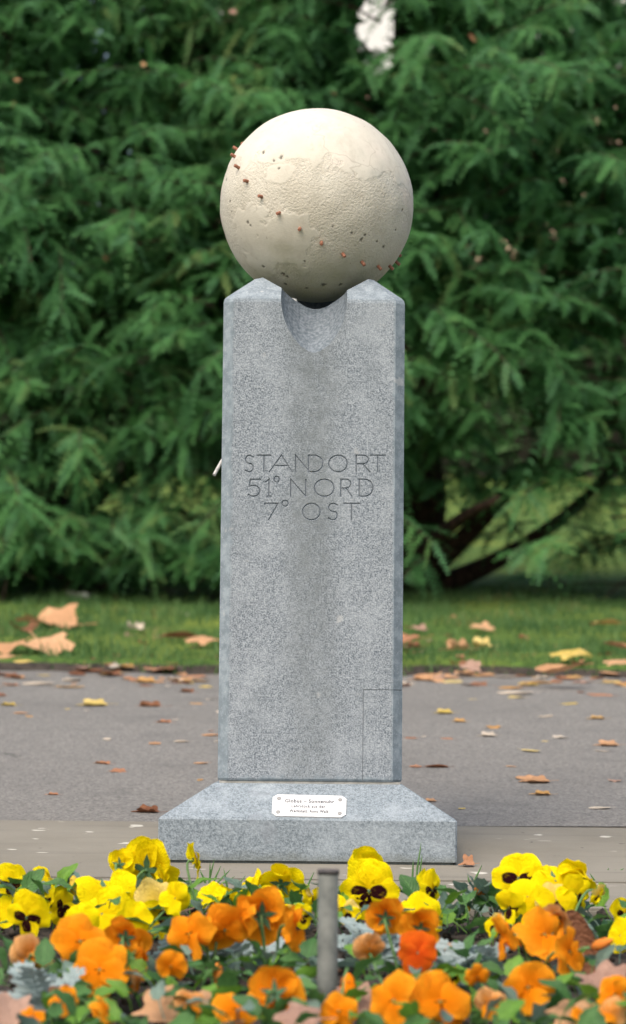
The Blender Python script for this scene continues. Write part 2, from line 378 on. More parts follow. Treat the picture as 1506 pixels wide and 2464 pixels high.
MAT['brown'] = dead_leaf_material('brown_dead_leaf', (0.19, 0.075, 0.036), (0.27, 0.12, 0.06), (0.08, 0.035, 0.02))
MAT['russet'] = dead_leaf_material('russet_dead_leaf', (0.40, 0.185, 0.10), (0.48, 0.24, 0.13), (0.22, 0.10, 0.05))
MAT['amber'] = dead_leaf_material('amber_dead_leaf', (0.52, 0.28, 0.09), (0.60, 0.38, 0.15), (0.28, 0.12, 0.03))
MAT['ochre'] = dead_leaf_material('yellow_dead_leaf', (0.60, 0.44, 0.10), (0.66, 0.52, 0.22), (0.40, 0.24, 0.06))
MAT['pale'] = dead_leaf_material('bleached_dead_leaf', (0.56, 0.46, 0.35), (0.64, 0.56, 0.46), (0.36, 0.27, 0.18))
MAT['twig'] = simple('twig_bark', (0.05, 0.035, 0.025), (0.12, 0.085, 0.06), 80, 0.9, 0.4)
MAT['galv'] = simple('weathered_galvanised_pipe', (0.055, 0.062, 0.056), (0.135, 0.142, 0.128), 26, 0.65, 0.4, 120, 0.001, 0.4)
MAT['rim'] = simple('dark_pipe_rim', (0.05, 0.048, 0.052), (0.11, 0.10, 0.10), 90, 0.7, 0.4)
MAT['render_white'] = simple('white_house_render', (0.74, 0.73, 0.72), (0.80, 0.79, 0.78), 1.5, 0.9, 0.1)
MAT['peach_wall'] = simple('peach_house_render', (0.62, 0.42, 0.30), (0.68, 0.48, 0.36), 1.5, 0.9, 0.1)
MAT['roof'] = simple('pale_tile_roof', (0.42, 0.27, 0.20), (0.52, 0.36, 0.28), 3, 0.7, 0.3)
MAT['glass'] = simple('dark_window_glass', (0.03, 0.035, 0.04), (0.05, 0.055, 0.06), 1, 0.1, 0, spec=0.6)
MAT['pebble'] = simple('white_pebble', (0.42, 0.43, 0.34), (0.52, 0.52, 0.44), 50, 0.8, 0.4)

# ------------------------------------------------------------------ ground, lawn, path, paving
def fbm(x, y, z=0.0): return noise.noise((x, y, z)) + 0.5 * noise.noise((2.1 * x, 2.1 * y, z + 7)) + 0.25 * noise.noise((4.3 * x, 4.3 * y, z + 3))
bm = bmesh.new(); vs = [bm.verts.new(p) for p in ((-150, -40, -0.06), (150, -40, -0.06), (150, 220, -0.06), (-150, 220, -0.06))]; bm.faces.new(vs)
tag(obj('ground', bm_mesh(bm), MAT['lawn']), kind='structure')
Y_PATH0, Y_PATH1 = G(753, 1979).y, G(753, 1626).y
def lawn_edge(x): return Y_PATH1 + 0.11 * fbm(x * 1.3, 0.4) + 0.06 * noise.noise((x * 7, 3, 1)) + 0.03 * noise.noise((x * 21, 5, 1))
def lawn_z(x, y):
    e = max(0.0, y - lawn_edge(x))
    return -0.015 + 0.045 * min(1, e / 0.12) + 0.012 * fbm(x * 1.5, y * 1.5) * min(1, e / 0.3)
xs = np.concatenate([np.linspace(-30, -3, 14)[:-1], np.linspace(-3, 3, 121), np.linspace(3, 30, 14)[1:]])
ts = np.concatenate([np.linspace(0, 0.4, 14), np.linspace(0.5, 4, 30), np.geomspace(4.4, 110, 16)])
V = []; 
for t in ts:
    for x in xs:
        yy = lawn_edge(x) + t; V.append((x, yy, lawn_z(x, yy)))
nx, ny = len(xs), len(ts)
ii = np.arange(nx * ny).reshape(ny, nx)
Fq = np.stack([ii[:-1, :-1], ii[:-1, 1:], ii[1:, 1:], ii[1:, :-1]], -1).reshape(-1, 4)
lawn_o = tag(obj('lawn', np_mesh('lawn', V, Fq, smooth=True), MAT['lawn']), kind='structure')
lawn_o.data.materials.append(MAT['soil'])
mi = np.zeros((ny - 1, nx - 1), np.int32); mi[:3] = 1; lawn_o.data.polygons.foreach_set('material_index', mi.ravel())
bm = bmesh.new()
gx = np.linspace(-12, 12, 60); gy = np.linspace(Y_PATH0 - 0.03, Y_PATH1 + 0.35, 30)
rows = [[bm.verts.new((x, y, 0.006 * fbm(x * 0.9, y * 0.9))) for x in gx] for y in gy]
for a, b in zip(rows, rows[1:]):
    for k in range(len(gx) - 1): bm.faces.new((a[k], a[k + 1], b[k + 1], b[k]))
tag(obj('asphalt_path', bm_mesh(bm), MAT['asphalt'], smooth=True), kind='structure')

# paving of sandstone slabs: one strip under the plinth, one in front of it
Y_J = G(1200, 2121).y; Y_BED = G(1200, 2185).y
bm = bmesh.new(); box(bm, -8, 8, Y_BED - 0.03, Y_PATH0 + 0.01, -0.05, -0.012)
paving = tag(obj('paving', bm_mesh(bm), MAT['joint']), kind='structure')
def slab(x0, x1, y0, y1):
    bm = bmesh.new(); box(bm, x0, x1, y0, y1, -0.045, 0.0, 0.004)
    o = obj('slab', bm_mesh(bm), MAT['slab'], paving); o.rotation_euler = (R(random.uniform(-.03, .03)), 0, 0)
for x0, x1 in ((-7.9, -5.4), (-5.394, -3.3), (-3.294, -1.13), (-1.122, 1.36), (1.368, 3.5), (3.506, 5.6), (5.606, 7.9)):
    slab(x0, x1, Y_J + 0.004, Y_PATH0 - 0.004)
for x0, x1 in ((-7.9, -4.2), (-4.194, -2.1), (-2.092, -0.31), (-0.304, 1.9), (1.908, 3.9), (3.906, 7.9)):
    slab(x0, x1, Y_BED, Y_J - 0.004)

# flower bed soil
bm = bmesh.new(); gx = np.linspace(-2.6, 2.6, 150); gy = np.linspace(G(753, 2464).y - 0.9, Y_BED + 0.004, 70)
rows = []
for j, y in enumerate(gy):
    k = min(1.0, (gy[-1] - y) / 0.12)
    rows.append([bm.verts.new((x, y, -0.02 + k * (0.016 + 0.012 * fbm(x * 6, y * 6) + 0.006 * noise.noise((x * 30, y * 30, 0))))) for x in gx])
for a, b in zip(rows, rows[1:]):
    for k in range(len(gx) - 1): bm.faces.new((a[k], a[k + 1], b[k + 1], b[k]))
tag(obj('flower_bed_soil', bm_mesh(bm), MAT['soil'], smooth=True), kind='structure')
# crumbs of soil
ico = bmesh.new(); bmesh.ops.create_icosphere(ico, subdivisions=1, radius=1)
iv = np.array([v.co[:] for v in ico.verts]); ifc = np.array([[v.index for v in f.verts] for f in ico.faces]); ico.free()
n = 2600; c = np.stack([RNG.uniform(-1.3, 1.3, n), RNG.uniform(gy[20], gy[-1] - 0.01, n), RNG.uniform(-0.004, 0.012, n)], 1)
s = RNG.gamma(2.0, 0.0018, n) + 0.0015
vv = c[:, None] + (iv * RNG.uniform(0.6, 1.3, (n, len(iv), 1))) * s[:, None, None]
ff = (ifc[None] + (np.arange(n) * len(iv))[:, None, None]).reshape(-1, 3)
tag(obj('soil_crumbs', np_mesh('crumbs', vv.reshape(-1, 3), ff), MAT['soil']), 'dark crumbs of garden soil between the pansies', 'soil', kind='stuff')

# ------------------------------------------------------------------ the globe sundial
dial = tag(empty('globe_sundial', (0, 0.14, 0)), 'grey stone sundial pillar on a stepped plinth carrying a cream stone globe', 'sundial')
def part(name, me, mat, parent=dial, smooth=False):
    o = obj(name, me, mat, parent, smooth)
    if parent is dial: o.matrix_parent_inverse = Matrix.Translation((0, -0.14, 0))
    return o
def apply_bool(me, cutters, op='DIFFERENCE', self_int=False):
    o = bpy.data.objects.new('tmp', me); COL.objects.link(o); cs = []
    for c in cutters:
        co = bpy.data.objects.new('cut', c); COL.objects.link(co); cs.append(co)
        md = o.modifiers.new('b', 'BOOLEAN'); md.operation = op; md.solver = 'EXACT'; md.object = co; md.use_self = self_int
        md.material_mode = 'TRANSFER'
    dg = bpy.context.evaluated_depsgraph_get(); out = bpy.data.meshes.new_from_object(o.evaluated_get(dg))
    for x in [o] + cs: bpy.data.objects.remove(x)
    return out
# plinth
pw, pz1, pz2 = PW, PZ1, PZ2
bm = bmesh.new()
def ring(bm, hx, y0, y1, z, ch):
    return [bm.verts.new((x, y, z)) for x, y in ((-hx + ch, y0), (hx - ch, y0), (hx, y0 + ch), (hx, y1 - ch), (hx - ch, y1), (-hx + ch, y1), (-hx, y1 - ch), (-hx, y0 + ch))]
def loft(bm, rings, caps=True):
    for a, b in zip(rings, rings[1:]):
        for k in range(8): bm.faces.new((a[k], a[(k + 1) % 8], b[(k + 1) % 8], b[k]))
    if caps: bm.faces.new(rings[0][::-1]); bm.faces.new(rings[-1])
loft(bm, [ring(bm, pw - 0.006, -0.069, 0.349, -0.004, 0.003), ring(bm, pw - 0.006, -0.069, 0.349, 0.0035, 0.003), ring(bm, pw, -0.075, 0.355, 0.0045, 0.003), ring(bm, pw, -0.075, 0.355, pz1 - 0.002, 0.003), ring(bm, pw - 0.003, -0.0725, 0.3525, pz1 + 0.0015, 0.003), ring(bm, HW + 0.003, -0.003, 0.283, pz2, 0.003)])
plinth = part('plinth', bm_mesh(bm), MAT['plinth']); plinth.location.x = PLX
bm = bmesh.new(); box(bm, 0.003 - HW, HW - 0.003, 0.003, 0.277, pz2 - 0.001, PZ0)
part('mortar_joint', bm_mesh(bm), MAT['mortar'])
# pillar
def pillar_mesh():
    bm = bmesh.new()
    def rg(i_, z, c): return ring(bm, HW - i_, i_, 0.28 - i_, z, c)
    loft(bm, [rg(0.002, PZ0 + 0.0005, 0.013), rg(0.0, PZ0 + 0.004, 0.0145), rg(0.0, 0.5, 0.0145), rg(0.0, SH - 0.005, 0.0145), rg(0.0012, SH + 0.0005, 0.0145), rg(0.005, SH + 0.005, 0.014), rg(0.0480, SH + 0.0400, 0.010), rg(0.0520, SH + 0.0418, 0.010)])
    me = bm_mesh(bm); me.materials.append(MAT['stone']); return me
def sphere_mesh(r, c, u=96, v=48, mat=None):
    bm = bmesh.new(); bmesh.ops.create_uvsphere(bm, u_segments=u, v_segments=v, radius=r); bmesh.ops.translate(bm, vec=c, verts=bm.verts)
    me = bm_mesh(bm); me.materials.append(mat or MAT['stone']); return me
def tube_cut(pts, rad, seg=48):
    bm = bmesh.new(); tube(bm, pts, rad, seg); bmesh.ops.recalc_face_normals(bm, faces=bm.faces); me = bm_mesh(bm); me.materials.append(MAT['stone']); return me
d = Vector((0, math.cos(R(46)), math.sin(R(46))))
half = [(0, 1592), (40, 1580), (92, 1543), (132, 1492), (165, 1435), (188, 1380), (203, 1310), (208, 1240), (200, 1190), (170, 1120), (120, 1060)]
sec = [(740 + a, b) for a, b in half] + [(740 - a, b) for a, b in half[:0:-1]]
bm = bmesh.new(); s0 = [DP(470.6 + a * 0.3855, 235.3 + b * 0.3855, 0.0) for a, b in sec]
ra = [bm.verts.new(v - d * 0.12) for v in s0]; rb = [bm.verts.new(v + d * 0.10) for v in s0]
for i in range(len(s0)): bm.faces.new((ra[i], ra[(i + 1) % len(s0)], rb[(i + 1) % len(s0)], rb[i]))
bm.faces.new(ra[::-1]); bm.faces.new(rb); bmesh.ops.recalc_face_normals(bm, faces=bm.faces)
spout = bm_mesh(bm); spout.materials.append(MAT['dressed_shade'])
AP = GC.z - GR / math.cos(R(33.4)) - 0.0005
vprof = [(0.30, 0.66 * 0.30), (0.040, 0.66 * 0.040), (0.028, 0.0195), (0.016, 0.0125), (0.006, 0.0092), (0, 0.0088)]
vprof = vprof + [(-a, b) for a, b in vprof[-2::-1]]
def v_cut(axis):
    bm = bmesh.new(); rings = []
    for e in ((-0.3, 0.215) if axis == 'Y' else (-0.3, 0.6)):
        rings.append([bm.verts.new((GC.x + a, e, AP + b) if axis == 'Y' else (e - 0.15, 0.14 + a, AP + b)) for a, b in vprof])
    n_ = len(vprof)
    for i in range(n_): bm.faces.new((rings[0][i], rings[0][(i + 1) % n_], rings[1][(i + 1) % n_], rings[1][i]))
    bm.faces.new(rings[0][::-1]); bm.faces.new(rings[1]); bmesh.ops.recalc_face_normals(bm, faces=bm.faces)
    me = bm_mesh(bm); me.materials.append(MAT['dressed_shade']); return me
# stroke lettering: every stroke is a V-shaped groove
def arc(cx, cy, rx, ry, a0, a1, n=14): return [(cx + rx * math.cos(R(a0 + (a1 - a0) * i / n)), cy + ry * math.sin(R(a0 + (a1 - a0) * i / n))) for i in range(n + 1)]
GL = {'T': [[(0, 1), (1, 1)], [(.5, 1), (.5, 0)]], 'A': [[(0, 0), (.52, 1), (1, 0)], [(.2, .38), (.82, .38)]],
      'N': [[(0, 0), (0, 1), (1, 0), (1, 1)]], 'R': [[(0, 0), (0, 1), (.45, 1)] + arc(.45, .74, .45, .26, 90, -90)[1:] + [(.1, .48)], [(.45, .48), (1, 0)]],
      'D': [[(0, 0), (0, 1), (.35, 1)] + arc(.35, .5, .65, .5, 90, -90)[1:] + [(0, 0)]], 'O': [arc(.5, .5, .5, .5, 0, 360, 28)],
      'S': [[(.95, .9)] + arc(.5, .75, .42, .25, 60, 250)[1:] + arc(.5, .26, .45, .26, 75, -130)[1:] + [(.03, .1)]],
      '5': [[(.95, 1), (.2, 1), (.12, .58)] + arc(.42, .32, .5, .32, 105, -140, 16)], '1': [[(0, .85), (.55, 1), (.55, 0)], [(.2, 0), (.9, 0)]],
      '7': [[(0, .92), (0, 1), (1, 1), (.3, 0)]], 'o': [arc(.5, .5, .5, .5, 0, 360, 16)],
      'Nd': [[(0, 0), (0, 1), (1, 0)]]}
k = 0.3855
def lp(c, d_): return DP(470.6 + c * k, 1019.7 + d_ * k, 0.0)
ROWS = [(197, 300, [('S', 308, 362), ('T', 385, 470), ('A', 462, 603), ('Nd', 624, 712), ('D', 706, 795), ('O', 832, 947), ('R', 1003, 1088), ('T', 1090, 1184)]),
        (347, 453, [('5', 326, 408), ('1', 436, 476), ('o', 490, 523), ('N', 594, 688), ('O', 742, 864), ('R', 907, 976), ('D', 1022, 1108)]),
        (497, 600, [('7', 432, 514), ('o', 540, 578), ('O', 668, 778), ('S', 826, 888), ('T', 926, 1020)])]
letters = []
YF = 0.0006     # front face at the lettering
for y0, y1, row in ROWS:
    for g, x0, x1 in row:
        a, b = (y0, y1) if g != 'o' else (y0 - 18, y0 + 18)
        X0, X1, Z1, Z0 = lp(x0, (a + b) / 2).x, lp(x1, (a + b) / 2).x, lp((x0 + x1) / 2, a).z, lp((x0 + x1) / 2, b).z
        letters.append((g, X0, X1, Z0, Z1, [[(X0 + p[0] * (X1 - X0), Z0 + p[1] * (Z1 - Z0)) for p in st] for st in GL[g]]))
cut = bmesh.new()
W2, DEP = 0.0013, 0.0026
for g, X0, X1, Z0, Z1, sts in letters:
    for st in sts:
        closed = (Vector(st[0]) - Vector(st[-1])).length < 1e-5
        pts = [Vector((p[0], 0, p[1])) for p in st]
        if closed: pts = pts[:-1]
        n = len(pts); secs = []
        for i, p in enumerate(pts):
            t0 = (p - pts[i - 1]).normalized() if (i > 0 or closed) else (pts[1] - p).normalized()
            t1 = (pts[(i + 1) % n] - p).normalized() if (i < n - 1 or closed) else t0
            t = (t0 + t1); t = t.normalized() if t.length > 1e-4 else t0
            nr = Vector((-t.z, 0, t.x)); sc = 1 / max(0.45, abs(t.dot(t0)))
            q = p.copy()
            if not closed and i == 0: q = p - t * 0.0008
            if not closed and i == n - 1: q = p + t * 0.0008
            wv = nr * W2 * sc
            secs.append([cut.verts.new((q.x + wv.x * 1.15, -0.006, q.z + wv.z * 1.15)), cut.verts.new((q.x + wv.x, 0.0006, q.z + wv.z)), cut.verts.new((q.x, DEP, q.z)), cut.verts.new((q.x - wv.x, 0.0006, q.z - wv.z)), cut.verts.new((q.x - wv.x * 1.15, -0.006, q.z - wv.z * 1.15))])
        m_ = len(secs)
        for i in range(m_ if closed else m_ - 1):
            a, b = secs[i], secs[(i + 1) % m_]
            for q in range(5): cut.faces.new((a[q], a[(q + 1) % 5], b[(q + 1) % 5], b[q]))
        if not closed: cut.faces.new(secs[0]); cut.faces.new(secs[-1][::-1])
bmesh.ops.recalc_face_normals(cut, faces=cut.faces)
cutm = bm_mesh(cut); cutm.materials.append(MAT['groove'])
bx0, bz1 = DP(873.5, 1770, 0.0).x, DP(920, 1660, 0.0).z
def box_mesh(*a):
    bm = bmesh.new(); box(bm, *a); me = bm_mesh(bm); me.materials.append(MAT['stone']); return me
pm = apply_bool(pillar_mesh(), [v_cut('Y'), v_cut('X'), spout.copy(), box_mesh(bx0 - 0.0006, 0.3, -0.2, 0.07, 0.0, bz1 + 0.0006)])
pm = apply_bool(pm, [cutm], self_int=True)
bm = bmesh.new(); bm.from_mesh(pm)
gi = [i for i, mt in enumerate(pm.materials) if mt is MAT['groove']]
gf = [f for f in bm.faces if f.material_index in gi]
groups = {i: [] for i in range(len(letters))}
for f in gf:
    c = f.calc_center_median(); best = None
    for i, (g, X0, X1, Z0, Z1, _) in enumerate(letters):
        dd = max(X0 - c.x, c.x - X1, 0) + max(Z0 - c.z, c.z - Z1, 0) + 1e-3 * abs((X0 + X1) / 2 - c.x)
        if best is None or dd < best[0]: best = (dd, i)
    groups[best[1]].append([v.co.copy() for v in f.verts])
bmesh.ops.delete(bm, geom=gf, context='FACES')
smi = {i for i, mt in enumerate(pm.materials) if mt is MAT['dressed_shade']}
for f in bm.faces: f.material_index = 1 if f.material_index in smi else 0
pm2 = bm_mesh(bm, 'pillar'); pm2.materials.append(MAT['stone']); pm2.materials.append(MAT['dressed_shade'])
pillar = part('pillar', pm2, MAT['stone'])
for i, fs in groups.items():
    if not fs: continue
    b2 = bmesh.new()
    for f in fs:
        try: b2.faces.new([b2.verts.new(c) for c in f])
        except ValueError: pass
    bmesh.ops.remove_doubles(b2, verts=b2.verts, dist=1e-6)
    obj('carved_letter', bm_mesh(b2), MAT['groove'], pillar)
blk = apply_bool(pillar_mesh(), [box_mesh(bx0 + 0.0004, 0.3, -0.2, 0.068, 0.0, bz1 - 0.0004)], 'INTERSECT')
obj('repair_block', blk, MAT['stone'], pillar)
bm = bmesh.new(); box(bm, bx0 - 0.0004, HW - 0.0145, 0.0015, 0.0695, PZ0 + 0.001, bz1 + 0.0007)
obj('repair_joint', bm_mesh(bm), MAT['groove'], pillar)
bm = bmesh.new(); bmesh.ops.create_icosphere(bm, subdivisions=3, radius=0.009)
for v in bm.verts: v.co = v.co * (1 + 0.25 * noise.noise(v.co * 180)); v.co.z *= 1.25
bmesh.ops.translate(bm, vec=DP(705, 735, 0.085), verts=bm.verts)
obj('gap_light_dab', bm_mesh(bm), MAT['gap_light_white'], pillar, True)  # white lump added to imitate the bright gap under the globe
# rod projecting from the left flank
a, b = DP(532, 1112, 0.10), DP(515, 1143, 0.085)
part('gnomon_rod', tube_mesh([a + Vector((0.02, 0.012, 0.03)), a, b], 0.0027, 12, False), MAT['steel'])
# globe
bm = bmesh.new(); bmesh.ops.create_icosphere(bm, subdivisions=7, radius=1.0)
fe = [e for e in bm.edges if max(v.co.y for v in e.verts) < -0.25]
bmesh.ops.subdivide_edges(bm, edges=fe, cuts=1, use_grid_fill=True)
for v in bm.verts: v.co.normalize()
nv = len(bm.verts); sm = np.zeros(nv, np.float32)
for i, v in enumerate(bm.verts):
    p = v.co
    n1 = noise.noise(p * 3.2 + Vector((3, 1, 7))) * 0.6 + noise.noise(p * 7.5) * 0.35 + noise.noise(p * 17) * 0.16
    cap = p.z - 0.26 - 0.30 * n1 + 0.10 * p.x
    dl = (p - Vector((-0.50, -0.72, -0.48)).normalized()).length
    fl = 0.40 - dl + 0.45 * n1
    ms = (p - Vector((-0.40, -0.90, 0.16)).normalized()).length
    f2 = 0.13 - ms + 0.16 * n1
    s = max(min(1, max(0, cap / 0.022)), min(1, max(0, fl / 0.03)), min(1, max(0, f2 / 0.02)))
    rough = noise.noise(p * 70) * 0.002 + noise.noise(p * 140) * 0.003
    sm[i] = s
    v.co = p * (GR + 0.0006 * s - 0.0004 + (1 - s) * rough * 0.12 * GR * 1.2 + 0.0009 * noise.noise(p * 5))
pit = np.zeros(nv, np.float32)
PITS = []
for px, py, pr in ((635, 383, 4), (660, 405, 4), (678, 397, 5), (545, 440, 4), (673, 424, 3), (868, 588, 5), (905, 590, 3), (921, 601, 4), (966, 512, 4), (600, 548, 4), (606, 556, 3), (690, 690, 5), (780, 692, 6), (684, 668, 5), (693, 674, 4), (845, 574, 3), (876, 577, 3), (556, 494, 3), (800, 560, 2), (735, 640, 3), (820, 690, 4), (870, 640, 3), (740, 700, 4), (638, 650, 4), (950, 560, 3), (560, 520, 2)):
    dx, dy = (px - 762) / 233, (495 - py) / 233
    PITS.append((TT.to_3x3() @ Vector((dx, -math.sqrt(max(0.01, 1 - dx * dx - dy * dy)), dy)), pr / 233))
bm.verts.ensure_lookup_table()
for i, v in enumerate(bm.verts):
    p = v.co.normalized()
    if p.y > 0.1: continue
    for c_, r_ in PITS:
        d_ = (p - c_).length
        if d_ < r_ * 2:
            q_ = max(0, 1 - d_ / (r_ * (1.25 + 0.9 * noise.noise(p * 60)))); pit[i] = max(pit[i], min(1, q_ * 2.2)); v.co -= p * 0.0012 * min(1, q_ * 1.5)
gm = bm_mesh(bm, 'globe'); at = gm.attributes.new('smooth', 'FLOAT', 'POINT'); at.data.foreach_set('value', sm)
at = gm.attributes.new('pit', 'FLOAT', 'POINT'); at.data.foreach_set('value', pit)
globe = part('globe', gm, MAT['globe'], smooth=True); globe.location = GC
C3 = TT.to_3x3(); npole = (C3 @ Vector((0.543, -0.343, 0.767))).normalized()
e0 = C3 @ Vector((-38, -219, -69)); e0 = (e0 - npole * e0.dot(npole)).normalized(); e1 = npole.cross(e0)
bm = bmesh.new(); tube(bm, [(0, 0, -0.004), (0, 0, 0.0078), (0, 0, 0.0088)], [0.0028, 0.0028, 0.0021], 10); pinm = bm_mesh(bm)
for i in range(24):
    a = R(15 * i); dv = e0 * math.cos(a) + e1 * math.sin(a)
    o = obj('hour_pin', pinm, MAT['pin'], globe)
    o.matrix_local = Matrix.Translation(dv * GR) @ (dv + Vector((random.uniform(-.1, .1), 0, random.uniform(-.1, .1)))).to_track_quat('Z', 'Y').to_matrix().to_4x4()
# plaque on the sloping front of the plinth
sv = Vector((0, 0.0695, pz2 - pz1 - 0.0015)); SLOPE = sv.length; sv.normalize(); sn = Vector((0, -sv.z, sv.y))
def on_slope(xd, yd):
    """picture position to (x, t along slope)"""
    base = Vector((0, -0.0725, pz1 + 0.0015)); o, d_ = ray(xd, yd)
    p_ = o + d_ * ((base - o).dot(sn) / d_.dot(sn)); return p_.x, (p_ - base).dot(sv)
q = 0.15625
x0, tb = on_slope(627.5 + 172 * q, 1882.6 + 535 * q); x1, tt = on_slope(627.5 + 1313 * q, 1882.6 + 218 * q)
pwid, phei = x1 - x0, tt - tb
plq = bpy.data.objects.new('t', None)
frame = Matrix.Translation(Vector((0, -0.0725, pz1 + 0.0015)) + sv * (tb + tt) / 2 + sn * 0.0003 + Vector(((x0 + x1) / 2, 0, 0))) @ Matrix(((1, 0, 0), (0, sv.y, -sv.z), (0, sv.z, sv.y))).to_4x4() @ Matrix.Rotation(R(-1.2), 4, 'Z')
bm = bmesh.new(); hx, hy, ch = pwid / 2, phei / 2, 0.007
ol = [(-hx + ch, -hy), (hx - ch, -hy), (hx, -hy + ch), (hx, hy - ch), (hx - ch, hy), (-hx + ch, hy), (-hx, hy - ch), (-hx, -hy + ch)]
lo = [bm.verts.new((x, y, 0)) for x, y in ol]; hi = [bm.verts.new((x, y, 0.0018)) for x, y in ol]
loft(bm, [lo, hi])
plaque = part('plaque', bm_mesh(bm), MAT['plate']); plaque.matrix_local = Matrix.Translation((0, -0.14, 0)) @ frame
plaque['label'] = 'white metal nameplate with clipped corners'
for sx_, sy_ in ((-.83, .62), (.83, .62), (-.83, -.66), (.83, -.66)):
    bm = bmesh.new(); bmesh.ops.create_uvsphere(bm, u_segments=14, v_segments=8, radius=0.0034)
    for v in bm.verts: v.co.z = max(0, v.co.z) * 0.6; v.co.y *= 1.3
    o = obj('screw', bm_mesh(bm), MAT['screw'], plaque, True); o.location = (sx_ * hx, sy_ * hy, 0.0017)
def text_part(s, cx, cy, wid, cap, off):
    cu = bpy.data.curves.new('t', 'FONT'); cu.body = s; cu.size = 1; cu.resolution_u = 3; cu.offset = off; cu.space_character = 1.12
    to = bpy.data.objects.new('t', cu); COL.objects.link(to)
    me = bpy.data.meshes.new_from_object(to.evaluated_get(bpy.context.evaluated_depsgraph_get())); bpy.data.objects.remove(to)
    co = np.zeros(len(me.vertices) * 3); me.vertices.foreach_get('co', co); co = co.reshape(-1, 3)
    mn, mx = co.min(0), co.max(0)
    co[:, 0] = (co[:, 0] - (mn[0] + mx[0]) / 2) / (mx[0] - mn[0]) * wid + cx
    co[:, 1] = (co[:, 1] - 0.34) / 0.69 * cap + cy
    co[:, 2] = 0.00195
    me.vertices.foreach_set('co', co.ravel()); me.update()
    o = obj('lettering_line', me, MAT['ink'], plaque); o['label'] = 'engraved line reading ' + s
cw = pwid / 1143
text_part('Globus \u2013 Sonnenuhr', (747 - 742.5) * cw, 0.42 * hy, 765 * cw, 0.32 * hy, 0.028)
text_part('Lehrst\u00fcck aus der', (732 - 742.5) * cw, -0.06 * hy, 525 * cw, 0.27 * hy, 0.024)
text_part('Werkstatt: Anno Walk', (745 - 742.5) * cw, -0.52 * hy, 610 * cw, 0.27 * hy, 0.03)

# ------------------------------------------------------------------ conifers
NS = 9     # needle pairs per twig
def twigs_mesh(name, pos, dirs, nrm, leng, wid, droop):
    """many needle twigs; arrays of the same length -> one mesh"""
    n = len(pos); side = np.cross(dirs, nrm); side /= np.linalg.norm(side, axis=1, keepdims=True) + 1e-9
    s = np.linspace(0.04, 1.0, NS)
    V, A, B = [], [], []
    r1 = RNG.random(n) * 0.6; r2 = RNG.random(n)
    # clump-level colour shared by neighbouring twigs
    cl = np.array([noise.noise(Vector(p) * 2.2) for p in pos]) * 0.5 + 0.32
    r1 = np.clip(r1 + cl * 0.75 - 0.12, 0, 1)
    for sg in (-1, 1):
        for k, t in enumerate(s):
            jit = 1 + RNG.uniform(-0.2, 0.2, (n, 1))
            prof = 0.55 + 0.75 * math.sin(math.pi * min(1, t * 0.8 + 0.18))
            if t > 0.97: prof *= 0.7
            L = leng[:, None] * t
            base = pos + dirs * L; base[:, 2] -= (droop[:, None] * L ** 2)[:, 0]
            tan = dirs.copy(); tan[:, 2] -= 2 * droop * leng * t
            tan /= np.linalg.norm(tan, axis=1, keepdims=True)
            nd = side * sg * 0.86 + tan * 0.52 + nrm * RNG.uniform(-0.25, 0.25, (n, 1)); 
            nl = wid[:, None] * prof * jit
            wv = tan * (leng[:, None] / NS * 0.36)
            V += [base - wv, base + wv, base + nd * nl + wv * 0.35, base + nd * nl - wv * 0.45]
    V = np.stack(V, 1); q = V.shape[1]
    Fc = np.arange(n * q).reshape(-1, 4)
    return np_mesh(name, V.reshape(-1, 3), Fc, {'rnd': np.repeat(r1, q), 'rnd2': np.repeat(r2, q)})
